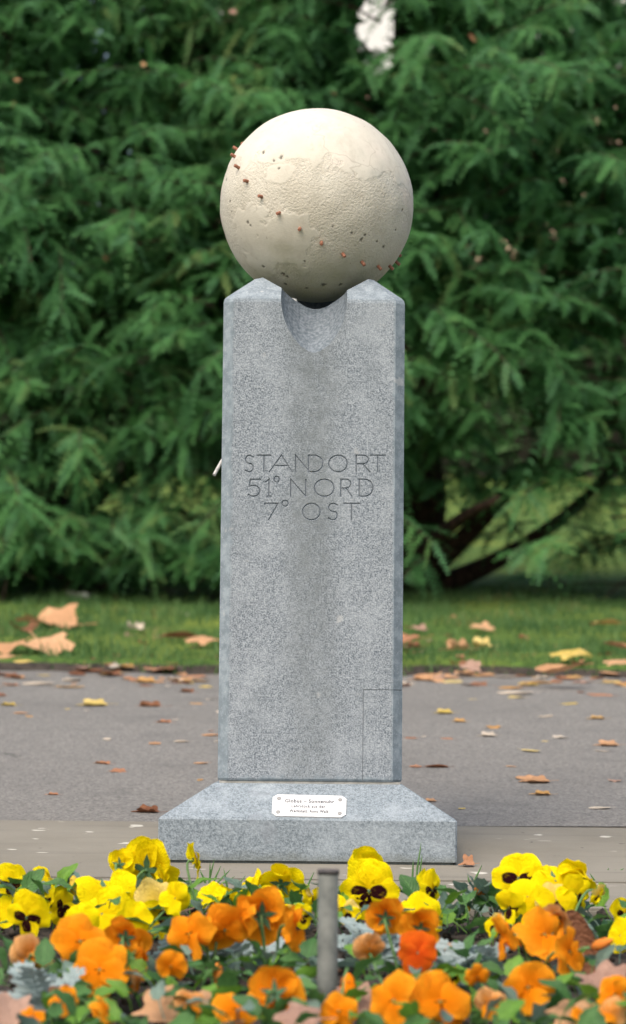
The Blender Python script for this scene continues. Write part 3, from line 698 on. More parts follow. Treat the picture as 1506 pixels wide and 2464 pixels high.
def conifer(name, label, tx, ty, Rx, Ry, H, nsp, seed, limbs, z0=0.10, skip=None):
    rg = random.Random(seed)
    tree = tag(empty(name, (tx, ty, 0.02)), label, 'tree', 'conifers behind the path')
    tw = Vector((tx, ty, 0.02))
    tr = [Vector((0.03 * math.sin(2 * i), 0.03 * math.cos(3 * i), H * 0.93 * i / 9)) for i in range(10)]
    obj('trunk', tube_mesh(tr, [0.12 * (1 - i / 10.5) + 0.012 for i in range(10)], 12), MAT['bark'], tree)
    for lp in limbs:
        pts = [Vector(p) - tw for p in lp]
        b = bezier(*pts, n=12)
        obj('limb', tube_mesh(b, [0.045 * (1 - i / 13) + 0.008 for i in range(12)], 8), MAT['bark'], tree)
    pos, dirs, nrm, leng, wid, droop = [], [], [], [], [], []
    tube_b = bmesh.new()
    for i in range(nsp):
        h = z0 + (H - z0) * rg.random() ** 1.15
        low = i % 8 == 0
        if low: h = rg.uniform(0.05, 0.30)
        front = rg.random() < 0.80
        az = rg.gauss(-math.pi / 2, 0.85) if front else rg.uniform(0, 2 * math.pi)
        if h > 2.9 and rg.random() < 0.6: continue
        hn = h / H
        prof = (1 - hn ** 2.2) ** 0.75 * (0.86 + 0.14 * min(1, h / 0.7))
        lump = 1 + 0.42 * noise.noise((az * 1.9 + seed, h * 1.5, seed * 3.1)) + 0.10 * noise.noise((az * 5, h * 4.5, seed))
        rr = prof * lump * (1 - 0.55 * rg.random() ** 1.6)
        if low: rr = prof * (0.97 + 0.08 * rg.random()) * (1 + 0.1 * noise.noise((az * 3, seed, 1)))
        out = Vector((math.cos(az), math.sin(az), 0))
        tip = Vector((math.cos(az) * Rx * rr, math.sin(az) * Ry * rr, h))
        L = rg.uniform(0.28, 0.62)
        up = rg.uniform(-0.2, 0.35) + 0.35 * (h / H)
        ax = (out + Vector((rg.gauss(0, .35), rg.gauss(0, .25), up))).normalized()
        w_ = tw + tip
        if w_.z < 0.03: continue
        if skip and skip(w_) and not (low and rg.random() < (0.6 if w_.x < 0.1 else 0.12)): continue
        base = tip - ax * L * 0.8
        kdr = rg.uniform(0.5, 1.2)
        def cp(t): return base + ax * (L * t) + Vector((0, 0, -kdr * (L * t) ** 2 * 0.75))
        pts = [cp(t) for t in (0, .25, .5, .75, 1)]
        tube(tube_b, pts, [0.006, 0.005, 0.004, 0.003, 0.0015], 4, False)
        sdv = (ax.cross(Vector((0, 0, 1))).normalized() + Vector((rg.gauss(0, .3), rg.gauss(0, .3), rg.gauss(0, .45)))).normalized()
        nt_ = rg.randint(20, 27)
        for j in range(nt_):
            t = 0.12 + 0.88 * (j + rg.random() * 0.5) / nt_
            p = cp(min(t, 1)); sg = -1 if j % 2 else 1
            sp = rg.uniform(0.55, 1.1)
            if j == nt_ - 1: sg = 0
            dv = (ax * math.cos(sp) + sdv * sg * math.sin(sp) + Vector((rg.gauss(0, .25), rg.gauss(0, .25), rg.uniform(-0.7, 0.35) - kdr * L * t * rg.uniform(0.5, 1.2)))).normalized()
            nr = (Vector((0, 0, 1)) + out * 0.5 + Vector((rg.gauss(0, .35), rg.gauss(0, .35), 0)))
            nr = (nr - dv * nr.dot(dv)).normalized()
            l = rg.uniform(0.07, 0.19) * (1.1 - 0.35 * t)
            pp = tw + p
            if pp.z < 0.03: continue
            l = min(l, (pp.z - 0.008) * 1.5)
            pos.append(pp); dirs.append(dv); nrm.append(nr); leng.append(l); wid.append(rg.uniform(0.012, 0.018)); droop.append(rg.uniform(0.5, 4.0))
    me = twigs_mesh('crown', np.array(pos) - np.array(tw), np.array(dirs), np.array(nrm), np.array(leng), np.array(wid), np.array(droop))
    obj('crown', me, MAT['needle'], tree)
    # coarse inner foliage that closes the crown from behind
    nq = 9000; rr = np.sqrt(RNG.random(nq)) * 0.72; aa = RNG.uniform(0, 2 * np.pi, nq); hh = 1.1 + (H - 1.35) * RNG.random(nq)
    pf = (1 - (hh / H) ** 2.2) ** 0.75
    cc = np.stack([np.cos(aa) * rr * pf * Rx, np.sin(aa) * rr * pf * Ry + 0.15, hh], 1)
    if skip: cc = cc[[not skip(tw + Vector(q)) for q in cc]]
    nq = len(cc); u = RNG.normal(0, 1, (nq, 3)); u[:, 2] -= 0.8; u /= np.linalg.norm(u, axis=1, keepdims=True)
    v = np.cross(u, RNG.normal(0, 1, (nq, 3))); v /= np.linalg.norm(v, axis=1, keepdims=True)
    sz = RNG.uniform(0.05, 0.10, (nq, 1)); q4 = np.stack([cc - u * sz, cc + v * sz * .35, cc + u * sz, cc - v * sz * .35], 1).reshape(-1, 3)
    ra = np.repeat(RNG.random(nq) * 0.6, 4)
    tag(obj('inner_foliage', np_mesh('inner', q4, np.arange(nq * 4).reshape(-1, 4), {'rnd': ra, 'rnd2': ra}), MAT['needle'], tree), kind='stuff')
    tag(obj('twigs', bm_mesh(tube_b), MAT['bark'], tree), kind='stuff')
    return tree
ZT = 11.95
def gap_skip(w_):
    Z = w_.y + CD; xd = XC + w_.x / Z * F + (YH - 90) * ROLL; yd = YH - (w_.z - CH) / Z * F
    g = ((xd - 912) / 78) ** 2 + ((yd - 30) / 140) ** 2
    if g < 0.9 + 0.9 * noise.noise((w_.x * 9, w_.z * 9, 1.7)): return True
    # see-through places low in the crowns
    if yd > 1130 and xd > 960 and noise.noise((w_.x * 3.4, w_.z * 3.4, 8.8)) > -0.16: return True
    if yd > 1170:
        return noise.noise((w_.x * 2.6, w_.z * 3.0, 4.2)) > -0.06
    return False
b0 = P(985, 1452, ZT)
conifer('conifer_tree', 'dark green drooping conifer filling the right half behind the pillar', b0.x, b0.y, 1.75, 1.45, 3.8, 1300, 3,
        [(P(985, 1440, ZT), P(1060, 1330, ZT - .2), P(1250, 1230, ZT - .3), P(1330, 1040, ZT - .4)),
         (P(985, 1440, ZT), P(1000, 1370, ZT - .3), P(1040, 1300, ZT - .5), P(1200, 1260, ZT - .9)),
         (P(980, 1440, ZT), P(850, 1330, ZT - .1), P(600, 1330, ZT - .3), P(340, 1235, ZT - .5)),
         (P(985, 1430, ZT), P(1100, 1400, ZT), P(1350, 1300, ZT + .1), P(1500, 1080, ZT + .2)),
         (P(980, 1420, ZT), P(960, 1200, ZT), P(1000, 900, ZT - .2), P(1150, 700, ZT - .4))], skip=gap_skip)
b1 = P(95, 1445, ZT + .3)
conifer('conifer_tree', 'dark green drooping conifer filling the left half behind the pillar', b1.x, b1.y, 1.8, 1.5, 3.9, 1300, 8,
        [(P(95, 1430, ZT + .3), P(100, 1300, ZT), P(250, 1200, ZT - .3), P(430, 1120, ZT - .6)),
         (P(95, 1430, ZT + .3), P(60, 1250, ZT), P(-50, 1100, ZT - .3), P(-180, 1000, ZT - .6)),
         (P(95, 1400, ZT + .3), P(120, 1100, ZT + .1), P(300, 800, ZT), P(420, 300, ZT - .3))], skip=gap_skip)
for xd, seed, lab in ((-500, 21, 'dark conifer at the far left edge, its branches merging with its neighbour'), (2000, 22, 'dark conifer at the far right edge, its branches merging with its neighbour')):
    bb = P(xd, 1445, ZT + .4)
    conifer('conifer_tree', lab, bb.x, bb.y, 1.7, 1.5, 4.4, 240, seed, [])

# ------------------------------------------------------------------ things beyond the conifers
hedge = tag(empty('clipped_hedge', (0, 42, -0.06)), 'long clipped dark hedge far behind the conifers', 'hedge')
n = 26000
c = np.stack([RNG.uniform(-24, 24, n), RNG.normal(0, 0.35, n) - 0.4, RNG.random(n) ** 0.8 * 3.4], 1)
u = RNG.normal(0, 1, (n, 3)); u /= np.linalg.norm(u, axis=1, keepdims=True); v = np.cross(u, RNG.normal(0, 1, (n, 3))); v /= np.linalg.norm(v, axis=1, keepdims=True)
sz = RNG.uniform(0.06, 0.14, (n, 1))
vv = np.stack([c - u * sz, c + v * sz * .6, c + u * sz, c - v * sz * .6], 1).reshape(-1, 3)
a = np.repeat(RNG.random(n), 4)
obj('foliage', np_mesh('hedge', vv, np.arange(n * 4).reshape(-1, 4), {'rnd': a, 'rnd2': a}), MAT['needle'], hedge)
bm = bmesh.new(); box(bm, -24, 24, -0.3, 0.9, 0, 3.2); obj('hedge_core', bm_mesh(bm), MAT['soil'], hedge)
house = tag(empty('white_house', (3.0, 52, -0.06)), 'pale house glimpsed through the bright gap at the top of the conifers', 'house')
bm = bmesh.new(); box(bm, -5, 5, 0, 9, 7.6, 13.0); obj('upper_wall', bm_mesh(bm), MAT['render_white'], house)
bm = bmesh.new(); box(bm, -5.05, 5.05, -0.05, 9.05, 0, 7.597); obj('lower_wall', bm_mesh(bm), MAT['peach_wall'], house)
bm = bmesh.new()
vs = [bm.verts.new(p) for p in ((-5.5, -0.5, 12.95), (5.5, -0.5, 12.95), (5.5, 9.5, 12.95), (-5.5, 9.5, 12.95), (-2.5, 4.5, 15.5), (2.5, 4.5, 15.5))]
for f in ((0, 1, 5, 4), (1, 2, 5), (2, 3, 4, 5), (3, 0, 4), (3, 2, 1, 0)): bm.faces.new([vs[i] for i in f])
obj('roof', bm_mesh(bm), MAT['roof'], house)
for x in (-3.6, 0.2, 3.4):
    for z in (1.2, 4.6, 9.6):
        bm = bmesh.new(); box(bm, x - .6, x + .6, -0.10, 0.02, z, z + 1.7); wdw = obj('window', bm_mesh(bm), MAT['render_white'], house)
        bm = bmesh.new(); box(bm, x - .5, x + .5, -0.13, -0.08, z + .1, z + 1.6); obj('pane', bm_mesh(bm), MAT['glass'], wdw)

# ------------------------------------------------------------------ grass
def blades(x, y, z, h, wdt):
    n = len(x); az = RNG.uniform(0, 2 * np.pi, n); le = RNG.uniform(0.0, 0.7, n) * h
    b = np.stack([x, y, z], 1); sd_ = np.stack([np.cos(az), np.sin(az), np.zeros(n)], 1) * wdt[:, None] / 2
    la = RNG.uniform(0, 2 * np.pi, n); ld = np.stack([np.cos(la), np.sin(la), np.zeros(n)], 1)
    mid = b + ld * le[:, None] * 0.35 + np.array([0, 0, 1]) * h[:, None] * 0.6
    tip = b + ld * le[:, None] + np.array([0, 0, 1]) * h[:, None]
    V = np.stack([b - sd_, b + sd_, mid + sd_ * .75, mid - sd_ * .75, tip], 1)
    F_ = np.array([[0, 1, 2], [0, 2, 3], [3, 2, 4]])
    return V.reshape(-1, 3), (F_[None] + (np.arange(n) * 5)[:, None, None]).reshape(-1, 3)
n = 80000; gx_ = RNG.uniform(-2.3, 2.3, n); t = RNG.random(n) ** 1.1 * 4.6
ed = np.interp(gx_, np.linspace(-2.4, 2.4, 200), [lawn_edge(x) for x in np.linspace(-2.4, 2.4, 200)])
gy_ = ed + 0.02 + t
dens = np.array([noise.noise((a * 2.0, b * 2.0, 9.0)) for a, b in zip(gx_, gy_)])
keep = (RNG.random(n) < 0.72 + dens * 1.6) & (RNG.random(n) < 0.25 + t / 0.12)
gx_, gy_ = gx_[keep], gy_[keep]; n = len(gx_)
gz_ = np.array([lawn_z(a, b) for a, b in zip(gx_, gy_)])
V, F_ = blades(gx_, gy_, gz_ - 0.004, RNG.gamma(6, 0.0036, n) * np.array([1 + 0.9 * noise.noise((a * 4, b * 4, 6.0)) for a, b in zip(gx_, gy_)]), RNG.uniform(0.003, 0.006, n))
tag(obj('lawn_grass', np_mesh('grass', V, F_, {'rnd': np.repeat(np.clip(RNG.random(n) * 0.75 + 0.55 * np.array([noise.noise((a * 5, b * 3, 2.0)) for a, b in zip(gx_, gy_)]) + 0.12, 0, 1), 5)}), MAT['blade']), 'short green grass of the lawn strip before the conifers', 'grass', kind='stuff')

# ------------------------------------------------------------------ fallen leaves
def leaf_mesh(kind, seed, curl=0.25, roll=0.0, wav=0.08, no=40):
    rg = random.Random(seed); bm = bmesh.new(); uvl = bm.loops.layers.uv.new('UVMap')
    pts = []
    for i in range(no):
        a = 2 * math.pi * i / no - math.pi / 2
        if kind == 'lobed':
            r = 0.27
            for la, ln, wd in ((90, .60, 34), (35, .55, 32), (145, .55, 32), (-18, .44, 30), (198, .44, 30)):
                dd = abs((math.degrees(a) - la + 180) % 360 - 180)
                if dd < wd: r = max(r, 0.25 + (ln - 0.25) * (1 - dd / wd) ** 0.75)
            r *= 1 + 0.10 * (i % 2) - 0.05 + rg.uniform(-.06, .06)
            x, y = r * math.cos(a), r * math.sin(a) + 0.02
        else:
            x, y = 0.29 * math.cos(a) * (1 - 0.15 * math.sin(a)), 0.5 * math.sin(a)
            if kind == 'oval': x *= 1 + rg.uniform(-.07, .07)
        pts.append((x, y))
    ph = [rg.uniform(0, 6.3) for _ in range(4)]
    def bend(x, y):
        z = curl * (x * x * 1.6 + 0.5 * y * y * math.cos(ph[3])) + wav * math.sin(5 * x + ph[0]) * math.sin(4.4 * y + ph[1]) * (0.3 + 1.4 * math.hypot(x, y))
        z += 0.12 * wav * math.sin(17 * x + ph[2]) + 0.10 * abs(x) * wav * 4
        if roll:
            th = x * roll; rr = 1 / roll
            return Vector((rr * math.sin(th), y, rr * (1 - math.cos(th)) + z * 0.5))
        return Vector((x, y, z))
    cen = bm.verts.new(bend(0, -0.05)); rings = []
    for f in (0.4, 0.75, 1.0):
        rings.append([bm.verts.new(bend(x * f, y * f)) for x, y in pts])
    uvs = {cen: (0.5, 0.5)}
    for f, rg_ in zip((0.4, 0.75, 1.0), rings):
        for v, (x, y) in zip(rg_, pts): uvs[v] = (0.5 + x * f, 0.5 + y * f)
    for i in range(no):
        j = (i + 1) % no; bm.faces.new((cen, rings[0][i], rings[0][j]))
        for a, b in zip(rings, rings[1:]): bm.faces.new((a[i], b[i], b[j], a[j]))
    for f in bm.faces:
        f.smooth = True
        for lp in f.loops: lp[uvl].uv = uvs[lp.vert]
    s0 = bend(0, -0.45 if kind != 'lobed' else -0.24)
    tube(bm, [bend(0, -0.2) + Vector((0, 0, -0.004)), s0 + Vector((0, 0, -0.004)), s0 + Vector((0.05, -0.28, 0.03))], [0.007, 0.009, 0.012], 4, False)
    zmin = min(v.co.z for v in bm.verts)
    for v in bm.verts: v.co.z -= zmin
    return bm_mesh(bm, kind)
LM = {'lobed': [leaf_mesh('lobed', s, c, 0, w_) for s, c, w_ in ((1, .25, .10), (2, -.3, .09), (3, .5, .12), (4, -.15, .13))],
      'oval': [leaf_mesh('oval', s, c, 0, w_, 22) for s, c, w_ in ((5, .4, .10), (6, -.4, .10), (7, .15, .14))],
      'curled': [leaf_mesh('lobed', 8, .4, 3.0, .10), leaf_mesh('lobed', 9, .2, 4.2, .12), leaf_mesh('oval', 10, .2, 5.0, .1, 22)],
      'folded': [leaf_mesh('oval', 12, 1.1, 0, .10, 22), leaf_mesh('lobed', 13, .9, 0, .10)]}
def path_z(p): return 0.006 * fbm(p.x * 0.9, p.y * 0.9) + 0.0005
def fallen_leaf(loc, size, kind, mat, label, group, rot=None, tilt=None, cat='leaf', zs=1.0):
    me = random.choice(LM[kind]); o = obj('fallen_leaf', me, MAT[mat])
    rz = random.uniform(0, 6.28) if rot is None else R(rot)
    tl = (random.uniform(-.12, .12), random.uniform(-.12, .12)) if tilt is None else (R(tilt[0]), R(tilt[1]))
    o.matrix_world = Matrix.Translation(loc) @ Matrix.Rotation(tl[0], 4, 'X') @ Matrix.Rotation(tl[1], 4, 'Y') @ Matrix.Rotation(rz, 4, 'Z') @ Matrix.Diagonal((size, size, size * zs, 1))
    return tag(o, label, cat, group)
CW = {'tan': 'tan', 'pink_tan': 'pinkish tan', 'brown': 'brown', 'russet': 'russet', 'amber': 'amber', 'ochre': 'yellow', 'pale': 'bleached pale'}
GLAWN, GPATH = 'fallen leaves lying on the grass', 'fallen leaves lying on the asphalt path'
# on the grass: x, y, width in the picture, shape, colour, rot, tilt, where
for x, y, wd, kd, mt, rot, tl, where in [
    (140, 1500, 140, 'lobed', 'tan', 80, (22, 0), 'large tan lobed leaf lying on the grass, topmost of the left pile'),
    (100, 1553, 125, 'lobed', 'tan', 200, (26, 4), 'large tan lobed leaf overhanging the grass edge, lowest of the left pile'),
    (28, 1555, 90, 'lobed', 'tan', 120, (22, -8), 'tan lobed leaf on the grass at the left edge of the picture'),
    (62, 1515, 70, 'curled', 'brown', 30, (8, 0), 'dull brown curled leaf under the large tan leaves on the grass'),
    (8, 1580, 50, 'oval', 'tan', 70, (10, 0), 'small tan leaf on the lawn edge at the left edge of the picture'),
    (497, 1543, 80, 'lobed', 'tan', 60, (18, 6), 'tan lobed leaf on the grass touching the left side of the pillar'),
    (1003, 1512, 50, 'lobed', 'pink_tan', 20, (12, 0), 'pinkish leaf on the grass just right of the pillar, the upper one'),
    (994, 1538, 75, 'lobed', 'russet', 95, (20, -6), 'russet leaf on the grass just right of the pillar, the lower one'),
    (1163, 1512, 56, 'lobed', 'tan', 40, (24, 0), 'pale tan crumpled leaf alone in the middle of the right lawn'),
    (1110, 1559, 70, 'curled', 'tan', 100, (8, 0), 'tan leaf with upturned edges on the right lawn, left of a yellow one'),
    (1164, 1556, 56, 'folded', 'ochre', 85, (6, 0), 'yellow folded leaf on the right lawn beside a tan one'),
    (1384, 1578, 90, 'lobed', 'ochre', 30, (24, 0), 'large pale yellow leaf flat on the right lawn near the path'),
    (1484, 1552, 56, 'curled', 'russet', 60, (6, 10), 'russet curled leaf on the grass at the right edge of the picture'),
    (1486, 1595, 54, 'lobed', 'tan', 10, (30, 0), 'tan leaf standing on the lawn edge at the right edge of the picture'),
    (1132, 1606, 48, 'lobed', 'pink_tan', 0, (48, 0), 'pinkish square-looking leaf propped upright on the lawn edge right of the pillar'),
    (1345, 1612, 90, 'folded', 'tan', 95, (5, 0), 'long tan folded leaf on the right lawn edge'),
    (1462, 1498, 54, 'curled', 'amber', 90, (0, 0), 'amber curled leaf far back on the right lawn below the conifer'),
    (54, 1590, 40, 'oval', 'ochre', 60, (14, 0), 'small yellow leaf on the lawn edge below the large tan leaves'),
    (330, 1509, 45, 'curled', 'pale', 50, (0, 0), 'pale scrap of leaf in the middle of the left lawn'),
    (430, 1530, 70, 'curled', 'brown', 95, (0, 0), 'dark brown leaf on the grass left of the pillar'),
    (1000, 1556, 40, 'folded', 'brown', 90, (0, 0), 'dark leaf beneath the russet one right of the pillar')]:
    p = G(x, y, 0.05); fallen_leaf(p - Vector((0, 0, .006)), wd / F * (p.y + CD) * 1.3, kd, mt, where, GLAWN, rot, (tl[0] * 0.5, tl[1]), zs=0.8)
# on the path
for x, y, wd, kd, mt, rot, tl, where in [
    (362, 1948, 85, 'curled', 'brown', 85, (0, 0), 'dark brown curled leaf on the path just left of the plinth'),
    (252, 1835, 55, 'curled', 'russet', 70, (0, 0), 'orange brown leaf on the left path, upper one of a touching pair'),
    (284, 1852, 52, 'lobed', 'russet', 20, (22, 0), 'orange brown leaf on the left path, lower one of a touching pair'),
    (131, 1905, 42, 'curled', 'russet', 90, (0, 0), 'small russet curled leaf alone on the left path near the slabs'),
    (92, 1643, 80, 'folded', 'pale', 90, (6, 0), 'pale curled leaf on the far left path'),
    (25, 1695, 56, 'curled', 'ochre', 90, (0, 0), 'yellowish narrow leaf on the path at the left edge'),
    (70, 1722, 26, 'oval', 'amber', 40, (14, 0), 'small amber leaf on the left path below the yellowish narrow one'),
    (235, 1694, 95, 'folded', 'ochre', 95, (4, 0), 'long yellow leaf in the middle of the left path'),
    (400, 1735, 52, 'curled', 'russet', 80, (0, 0), 'russet curled leaf on the left path near the pillar'),
    (372, 1790, 36, 'lobed', 'tan', 0, (25, 0), 'tan crumpled leaf on the left path halfway to the plinth'),
    (437, 1785, 40, 'folded', 'pale', 90, (6, 0), 'pale narrow leaf on the left path close to the pillar'),
    (455, 1662, 48, 'curled', 'brown', 70, (0, 0), 'dark brown leaf on the far path left of the pillar'),
    (472, 1690, 36, 'oval', 'amber', 70, (14, 0), 'amber leaf on the far path touching the left side of the pillar'),
    (483, 1834, 38, 'folded', 'tan', 90, (6, 0), 'tan folded leaf on the path left of the pillar foot'),
    (508, 1770, 48, 'folded', 'tan', 90, (8, 0), 'tan leaf half hidden by the left side of the pillar'),
    (1310, 1908, 66, 'curled', 'amber', 85, (0, 0), 'amber curled leaf on the right path nearest the slabs'),
    (1443, 1943, 56, 'folded', 'pale', 90, (4, 0), 'pale narrow leaf on the right path nearest the slabs'),
    (1300, 1879, 92, 'folded', 'tan', 92, (4, 0), 'long thin tan leaf on the right path above the amber curled one'),
    (1040, 1921, 40, 'folded', 'tan', 95, (4, 0), 'tan leaf on the path beside the sloping right shoulder of the plinth'),
    (1004, 1845, 38, 'lobed', 'russet', 60, (14, 0), 'russet leaf on the path right of the pillar foot, left of a longer one'),
    (1050, 1846, 60, 'curled', 'brown', 88, (0, 0), 'brown upcurled leaf on the path right of the pillar foot'),
    (1190, 1748, 44, 'lobed', 'amber', 30, (24, 0), 'bright amber leaf in the middle of the right path'),
    (1180, 1768, 58, 'folded', 'pale', 90, (5, 0), 'whitish leaf just below the bright amber leaf on the right path'),
    (1110, 1733, 46, 'folded', 'amber', 88, (6, 0), 'amber narrow leaf on the right path left of the bright amber leaf'),
    (1442, 1726, 56, 'curled', 'amber', 90, (0, 0), 'amber curled leaf on the far right path'),
    (1230, 1655, 64, 'folded', 'amber', 95, (8, 0), 'amber leaf on the far right path near the lawn'),
    (1240, 1668, 90, 'folded', 'pale', 90, (4, 0), 'long whitish leaf on the far right path below an amber one'),
    (1090, 1640, 60, 'lobed', 'ochre', 10, (22, 0), 'large yellow leaf on the path below the lawn edge right of the pillar'),
    (1290, 1642, 80, 'curled', 'amber', 90, (0, 0), 'long amber leaf on the path below the right lawn edge'),
    (1385, 1630, 60, 'lobed', 'amber', 40, (20, 0), 'big amber leaf on the path below the right lawn edge, nearest the corner'),
    (988, 1776, 34, 'oval', 'russet', 80, (10, 0), 'small russet leaf on the path right of the pillar'),
    (1075, 1776, 34, 'oval', 'russet', 70, (10, 0), 'small russet leaf on the right path between pillar and whitish leaf'),
    (1075, 1712, 60, 'folded', 'ochre', 92, (5, 0), 'thin yellow leaf on the right path in a row of pale ones'),
    (1470, 1790, 76, 'folded', 'tan', 90, (4, 0), 'long tan leaf on the path at the right edge of the picture'),
    (1310, 1780, 20, 'oval', 'ochre', 90, (10, 0), 'tiny yellow leaf on the right path right of the whitish leaf')]:
    p = G(x, y, 0.004); p.z = path_z(p); fallen_leaf(p, wd / F * (p.y + CD) * 0.98, kd, mt, where, GPATH, rot, (tl[0] * 0.3, tl[1]), zs=0.5 if mt == 'brown' else 0.3)
p = G(1130, 2083, 0.001); fallen_leaf(p, 46 / F * (p.y + CD), 'folded', 'russet', 'tan leaf standing on the paving beside the right corner of the plinth', None, 88, (22, 0))
rl = random.Random(4)
SHP = {'oval': 'oval', 'curled': 'curled', 'lobed': 'lobed', 'folded': 'folded'}
def side_word(p): return 'left' if p.x < 0 else 'right'
for i in range(100):       # litter along the edge of the lawn
    x = rl.uniform(-60, 1560); p = G(x, 1610, 0.0)
    p.y = lawn_edge(p.x) + abs(rl.gauss(0, 0.30)) * -1 + 0.05
    p.z = lawn_z(p.x, p.y) + 0.010 if p.y > lawn_edge(p.x) else path_z(p)
    kd, mt = rl.choice(['oval', 'oval', 'curled', 'lobed', 'folded']), rl.choice(['tan', 'tan', 'amber', 'ochre', 'pale', 'russet', 'pink_tan', 'brown'])
    fallen_leaf(p, rl.uniform(0.04, 0.09), kd, mt, f'small {CW[mt]} {kd} leaf in the litter along the lawn edge {side_word(p)} of the pillar', 'leaf litter along the lawn edge', tilt=(rl.uniform(-3, 5), 0), zs=0.35)
for i in range(45):
    p = G(rl.uniform(-40, 1546), 1640 + 330 * rl.random() ** 2.0, 0.004); p.z = path_z(p)
    kd, mt = rl.choice(['oval', 'folded', 'curled', 'oval']), rl.choice(['pale', 'pale', 'pale', 'tan', 'tan', 'ochre', 'ochre', 'amber', 'pink_tan'])
    fallen_leaf(p, rl.uniform(0.015, 0.05), kd, mt, f'tiny {CW[mt]} {kd} leaf scrap on the asphalt {side_word(p)} of the pillar', 'leaf scraps scattered on the path', tilt=(rl.uniform(-2, 3), 0), zs=0.25)
for i in range(60):
    p = G(rl.uniform(-40, 1546), 1475 + 125 * rl.random(), 0.04)
    kd, mt = rl.choice(['oval', 'curled', 'folded']), rl.choice(['brown', 'brown', 'pink_tan', 'russet', 'pale'])
    fallen_leaf(p - Vector((0, 0, .008)), rl.uniform(0.02, 0.06), kd, mt, f'small withered {CW[mt]} {kd} leaf sunk in the lawn {side_word(p)} of the pillar', 'small withered leaves in the lawn', zs=0.6)
for x, y, sz, mt, lab in ((1322, 872, .055, 'russet', 'reddish leaf caught in the right conifer above its lit lower branches'), (1138, 92, .06, 'russet', 'russet leaf caught near the top of the right conifer'), (560, 30, .06, 'pink_tan', 'pinkish brown leaf caught high in the conifers left of the globe'),
                         (42, 193, .045, 'tan', 'tan leaf caught high in the left conifer, upper of two at the picture edge'), (30, 252, .04, 'brown', 'brown leaf caught high in the left conifer, lower of two at the picture edge'), (345, 157, .045, 'tan', 'tan leaf caught in the upper left conifer'),
                         (800, 225, .06, 'brown', 'brown withered twig leaf caught just above the globe'), (1420, 195, .04, 'amber', 'amber leaf caught in the upper right conifer near the picture edge'), (255, 620, .045, 'brown', 'dark brown leaf caught in the left conifer beside the globe level')):
    fallen_leaf(P(x, y, 11.3), sz * 0.75, 'oval', mt, lab, 'leaves caught in the conifers', tilt=(rl.uniform(30, 80), rl.uniform(-40, 40)))
for x, y, lab in ((172, 1430, 'small white pebble on the lawn below the left conifer, left of two'), (200, 1434, 'small white pebble on the lawn below the left conifer, right of two')):
    bm = bmesh.new(); bmesh.ops.create_icosphere(bm, subdivisions=3, radius=0.024)
    for v in bm.verts: v.co *= 1 + 0.3 * noise.noise(v.co * 40 + Vector((x, 0, 0))); v.co.z *= 0.55
    o = obj('white_pebble', bm_mesh(bm), MAT['pebble'], None, True); o.location = G(x, y, 0.05); tag(o, lab, 'pebble', 'pebbles on the lawn')

# ------------------------------------------------------------------ pansies
def petal_mesh(seed, W, L, ruffle=0.06, cup=0.10, back=0.15, pinch=0.35, nu=15, nv=9):
    rg = random.Random(seed); bm = bmesh.new(); uvl = bm.loops.layers.uv.new('UVMap')
    ph = [rg.uniform(0, 6.3) for _ in range(5)]; rows = []
    notch = rg.uniform(0.0, 0.07)
    for j in range(nv):
        v = j / (nv - 1); r = []
        for i in range(nu):
            u = -1 + 2 * i / (nu - 1)
            th = u * 1.42; rho = max(0.02, math.cos(th)) ** 0.42 * (1 - notch * 1.5 * math.exp(-(u * 5) ** 2)) * (1 + 0.03 * math.sin(4 * u + ph[3]) + 0.028 * math.sin(11 * u + ph[4]) + rg.uniform(-.012, .012))
            rr_ = L * v * rho
            x = rr_ * math.sin(th) * W / 0.40 * (pinch + (1 - pinch) * min(1, v * 1.4)); y = rr_ * math.cos(th)
            z = 0.02 * v * noise.noise((u * 3.3 + seed, v * 4.1, seed * 1.7)) - back * v * v * L + cup * u * u * v * W + ruffle * v ** 2 * (math.sin(2.6 * u + ph[0]) * 0.7 + math.sin(8.3 * u + ph[1]) * 0.6 * v * v + 0.4 * math.sin(4 * v + 2 * u + ph[2]))
            r.append(bm.verts.new((x, y, z)))
        rows.append(r)
    for j in range(nv - 1):
        for i in range(nu - 1):
            f = bm.faces.new((rows[j][i], rows[j][i + 1], rows[j + 1][i + 1], rows[j + 1][i])); f.smooth = True
            for lp, (a, b) in zip(f.loops, ((i, j), (i + 1, j), (i + 1, j + 1), (i, j + 1))): lp[uvl].uv = (a / (nu - 1), b / (nv - 1))
    return bm_mesh(bm, 'petal')
PET = {'up': [petal_mesh(s, 0.36, 0.53, 0.075, 0.02, 0.14) for s in range(6)],
       'side': [petal_mesh(20 + s, 0.29, 0.47, 0.07, 0.04, 0.10) for s in range(6)],
       'low': [petal_mesh(40 + s, 0.40, 0.48, 0.075, 0.03, 0.16, 0.30) for s in range(5)],
       'wild': [petal_mesh(60 + s, 0.38, 0.52, 0.10, 0.08, 0.22) for s in range(6)]}
def flower_core():
    bm = bmesh.new()
    bmesh.ops.create_uvsphere(bm, u_segments=10, v_segments=6, radius=0.045)
    for v in bm.verts: v.co.z = v.co.z * 1.3 - 0.05
    for k in range(5):          # sepals spreading behind the petals
        a = 2 * math.pi * k / 5 + 0.3; d = Vector((math.cos(a), math.sin(a), 0)); s = Vector((-d.y, d.x, 0))
        p = [Vector((0, 0, -.08)) - s * .03, Vector((0, 0, -.08)) + s * .03, d * .13 + s * .05 + Vector((0, 0, -.10)), d * .13 - s * .05 + Vector((0, 0, -.10)), d * .27 + Vector((0, 0, -.14))]
        vs = [bm.verts.new(q) for q in p]; bm.faces.new((vs[0], vs[1], vs[2], vs[3])); bm.faces.new((vs[3], vs[2], vs[4]))
    return bm_mesh(bm, 'flower')
